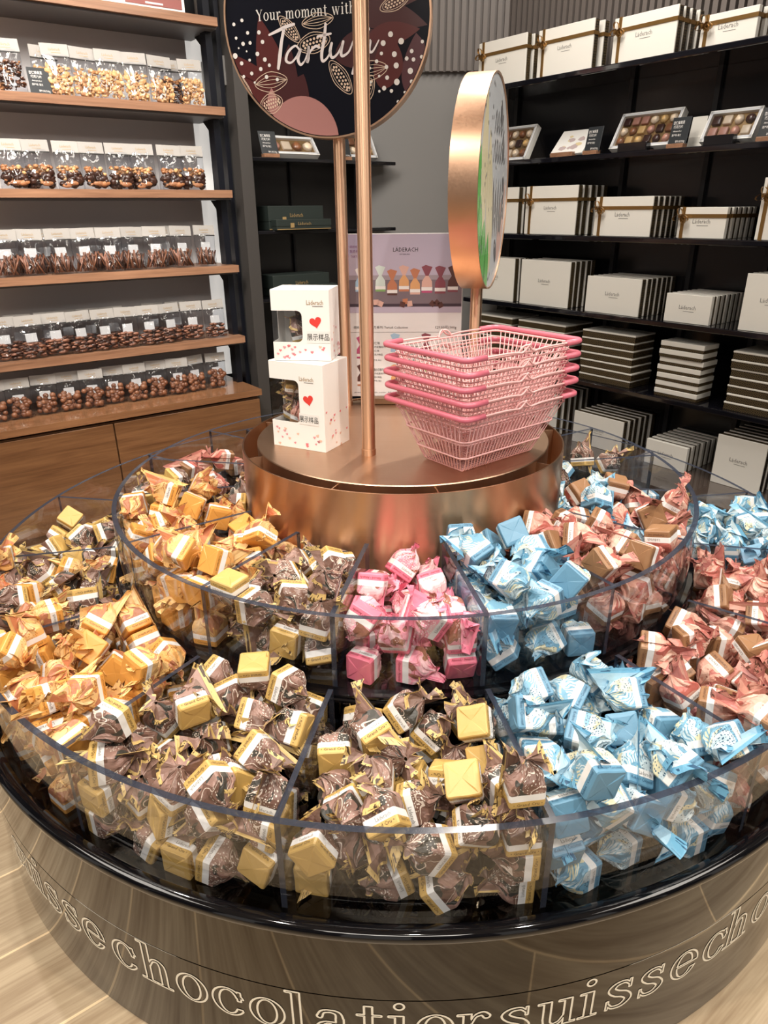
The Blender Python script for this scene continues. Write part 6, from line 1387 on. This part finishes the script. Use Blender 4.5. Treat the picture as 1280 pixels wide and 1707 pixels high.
# ------------------------------------------------------------------ wire baskets
M_PINKW = mat('pale_pink_wire', (.72, .41, .40), .35); M_PINKG = mat('rose_plastic_grip', (.56, .14, .19), .33)
def rrect(hx, hy, r, z, n=5):
    pts = []
    for sx, sy, a0 in ((1, -1, -90), (1, 1, 0), (-1, 1, 90), (-1, -1, 180)):
        for k in range(n + 1):
            a = RAD(a0 + 90 * k / n); pts.append((sx * (hx - r) + r * math.cos(a), sy * (hy - r) + r * math.sin(a), z))
    return pts
BH = .132
def bdim(z):     # half sizes by height (long x, short y)
    t = z / BH; return (.112 + .050 * t, .062 + .055 * t)
def basket():
    root = empty('wire_basket')
    b = MB()
    for z, r in ((BH, .0024), (BH - .012, .0018), (.078, .0020), (.036, .0020)):
        hx, hy = bdim(z); b.tube(rrect(hx, hy, .018, z), r, 6, closed=True)
    hx, hy = bdim(.0); hx1, hy1 = bdim(BH)
    nx, ny = 25, 15
    for i in range(nx):
        u = -1 + 2 * (i + .5) / nx
        b.tube([(u * (hx1 - .012), -hy1 + .001, BH), (u * (hx - .002), -hy, .006), (u * (hx - .002), -hy + .006, .0012), (u * (hx - .002), hy - .006, .0012), (u * (hx - .002), hy, .006), (u * (hx1 - .012), hy1 - .001, BH)], .00115, 5)
    for j in range(ny):
        v = -1 + 2 * (j + .5) / ny
        b.tube([(-hx1 + .001, v * (hy1 - .012), BH), (-hx, v * (hy - .002), .006), (-hx + .006, v * (hy - .002), .0030), (hx - .006, v * (hy - .002), .0030), (hx, v * (hy - .002), .006), (hx1 - .001, v * (hy1 - .012), BH)], .00115, 5)
    b.build('wire_frame', M_PINKW, root, True, fix=False)
    for sg in (-1, 1):
        hx, hy = bdim(BH); ex, ey = hx + .010, hy + .008; z = BH + .006
        g = MB()
        c = rrect(ex, ey, .016, z, 6)
        pts = [(ex - .052, -ey, z)] + [p for p in c[0:7]] + [p for p in c[7:14]] + [(ex - .052, ey, z)]
        g.tube([(sg * p[0], p[1], p[2]) for p in pts], .0060, 10)
        go = g.build('handle_grip', M_PINKG, root, True, fix=False)
        for sy in (-1, 1):
            h = MB(); y = sy * ey
            pts = bez([(sg * -.020, sy * hy, BH + .002), (sg * -.012, sy * (hy + .004), BH + .013), (sg * -.002, y, BH + .016), (sg * .008, y, BH + .008), (sg * .018, y, BH + .003), (sg * .03, y, BH + .004), (sg * .06, y, z), (sg * (ex - .045), y, z)], 5)
            h.tube(pts, .0023, 6); h.build('handle_wire', M_PINKW, go, True, fix=False)
    return root
bk = basket(); NAMES = ['bottom pink wire basket of the stack standing on the copper plate', 'second pink wire basket from the bottom of the stack', 'middle pink wire basket of the stack of five', 'second pink wire basket from the top of the stack', 'topmost pink wire basket of the stack of five']
for i in range(5):
    o = bk if i == 0 else copy_tree(bk)
    o.location = (.172 + (0, .0015, -.001, .001, -.001)[i], -.165 + (0, .001, -.001, .0015, 0)[i], ZT + .0005 + i * .0285); o.rotation_euler = (0, 0, RAD(40 + (0, .6, -.5, .3, -.4)[i]))
    tag(o, NAMES[i], 'basket', 'nested pink wire baskets')

# ------------------------------------------------------------------ menu poster on a wooden foot
root = empty('menu_poster', (.002, .305, ZT + .0005)); root.rotation_euler = (0, 0, RAD(-1))
PW, PH = .322, .435
b = MB(); b.rbox((0, 0, .010), (.24, .055, .020), .003); b.build('wooden_foot', wood('walnut_foot', (.22, .12, .06), (.12, .06, .03), .4), root)
T = Matrix.Translation((0, -.004, .018)) @ Matrix.Rotation(RAD(-2), 4, 'X')
b = MB(); b.rbox((0, .003, PH / 2), (PW, .004, PH), .001, 0, T); b.build('poster_board', mat('poster_paper', (.68, .65, .65), .25, 0, Coat_Weight=.4), root)
F = T @ Matrix.Translation((0, .0008, 0)) @ Matrix.Rotation(RAD(90), 4, 'X')      # x right, y up, z to viewer
def rect(b, x0, y0, x1, y1, z, mi): b.add([(x0, y0, z), (x1, y0, z), (x1, y1, z), (x0, y1, z)], [(0, 1, 2, 3)], mi, F)
hw = PW / 2 - .002; TOP = PH - .002
b = MB(); rect(b, -hw, .232, hw, TOP, .0002, 0); rect(b, -hw, .255, hw, .318, .0003, 1); rect(b, -hw, .248, hw, .256, .0004, 2); rect(b, -hw, .318, hw, .330, .0004, 3)
poly = [(-hw, .37), (-hw, TOP), (-hw + .09, TOP)]; b.add([(x, y, .0004) for x, y in poly], [(0, 1, 2)], 4, F)
b.build('printed_photo', [mat('mauve_sky_print', (.43, .37, .46), .3), mat('grey_table_print', (.17, .13, .15), .3), mat('dark_table_edge_print', (.05, .035, .05), .3), mat('grey_horizon_print', (.30, .25, .28), .3), mat('lilac_shade_print', (.40, .36, .50), .3)], root, fix=False)
TM = [mat('print_' + n, c, .35) for n, c in (('copper', (.45, .17, .09)), ('pale', (.72, .68, .66)), ('green', (.20, .34, .12)), ('mint', (.55, .62, .58)), ('orange', (.62, .32, .14)), ('magenta', (.42, .07, .16)), ('plum', (.22, .06, .08)), ('bluegrey', (.32, .45, .58)), ('choc', (.09, .035, .03)), ('blush', (.60, .36, .30)))]
def mini(b, x, y, s, top, body, band):
    z = .0006
    b.add([(x - s * .42, y + s * 1.9, z), (x - s * .1, y + s * 2.05, z), (x + s * .42, y + s * 1.9, z), (x + s * .12, y + s * 1.25, z), (x - s * .10, y + s * 1.25, z)], [(0, 4, 3, 2, 1)], top, F)
    b.add([(x - s * .10, y + s * 1.26, z), (x + s * .12, y + s * 1.26, z), (x + s * .40, y + s * .85, z), (x + s * .42, y + s * .42, z), (x - s * .40, y + s * .42, z), (x - s * .38, y + s * .85, z)], [tuple(range(6))][0:1], body, F)
    rect(b, x - s * .41, y + s * .16, x + s * .43, y + s * .44, z, 1); rect(b, x - s * .40, y, x + s * .42, y + s * .17, z, band)
b = MB()
for x, y, s, t, bd, bn_ in ((-.118, .288, .030, 1, 7, 7), (-.062, .288, .033, 3, 3, 2), (-.030, .278, .033, 0, 0, 8), (.002, .288, .033, 9, 4, 0), (.032, .280, .033, 0, 4, 9), (.064, .284, .035, 6, 9, 5), (.100, .282, .035, 6, 6, 6), (.134, .286, .033, 8, 8, 6)): mini(b, x, y, s, t, bd, bn_)
for x, y, s, t, bd, bn_ in ((-.118, .108, .030, 5, 5, 5), (-.022, .112, .032, 7, 7, 7), (.064, .112, .032, 6, 6, 8), (-.118, .030, .030, 8, 8, 0), (-.022, .030, .030, 4, 4, 4), (.064, .030, .030, 2, 3, 2)): mini(b, x, y, s, t, bd, bn_)
r = random.Random(3)
for x, y, mi in ((-.062, .256, 9), (-.074, .260, 9), (-.002, .254, 8), (.006, .262, 0), (.018, .256, 9), (.080, .256, 8), (.092, .258, 8), (.102, .252, 8), (.004, .118, 0), (.082, .114, 8)):
    a = r.uniform(0, 1.5); b.add([(x + .010 * math.cos(a + k * 1.57), y + .010 * math.sin(a + k * 1.57), .0007) for k in range(4)], [(0, 1, 2, 3)], mi, F)
b.build('printed_sweets', TM, root, fix=False)
b = MB()
TX = lambda s, x, y, h, w: add_text(b, s, h, w, 0, F @ Matrix.Translation((x, y, .0004)))
TX('LÄDERACH', .006, .395, .011, .066); TX('SWITZERLAND', .004, .383, .003, .028); TX('缤纷松露巧克力系列 Tartufi Collection', -.062, .193, .006, .150); TX('129.00元/100g', .118, .193, .0075, .058)
rect(b, -.150, .1795, .150, .1803, .0004, 0)
for x, t1 in ((-.075, '杏仁味'), (.022, '椰子味'), (.108, '榛子味')):
    for k, (t2, hh, ww) in enumerate(((t1, .0062, .022), ('黑巧松露系列', .0045, .038), (t1, .0045, .02), ('巧克力制品', .0045, .03), ('原产地: 瑞士', .004, .026))): TX(t2, x + ww / 2 - .012, .150 - k * .0105 - (.005 if k > 3 else 0), hh, ww)
for x in (-.075, .022, .108):
    for k, (t2, hh, ww) in enumerate((('浓香多莎黑巧克力', .006, .042), ('黑巧松露系列', .0045, .036), ('巧克力制品', .0045, .026), ('原产地: 瑞士', .004, .026))): TX(t2, x + ww / 2 - .012, .076 - k * .0105, hh, ww)
TX('www.laderach.com  Maître Chocolatier Suisse depuis 1962', 0, .012, .004, .28)
b.build('black_lettering', M_DARKTXT, root, fix=False)
b = MB(); TX('缤纷松露', -.128, .402, .006, .03); TX('甄选系列', -.128, .391, .006, .03); TX('TARTUFI', -.128, .378, .006, .025); b.build('plum_lettering', mat('plum_text', (.18, .05, .15), .4), root, fix=False)
tag(root, 'upright menu poster with price list standing behind the copper poles', 'poster')
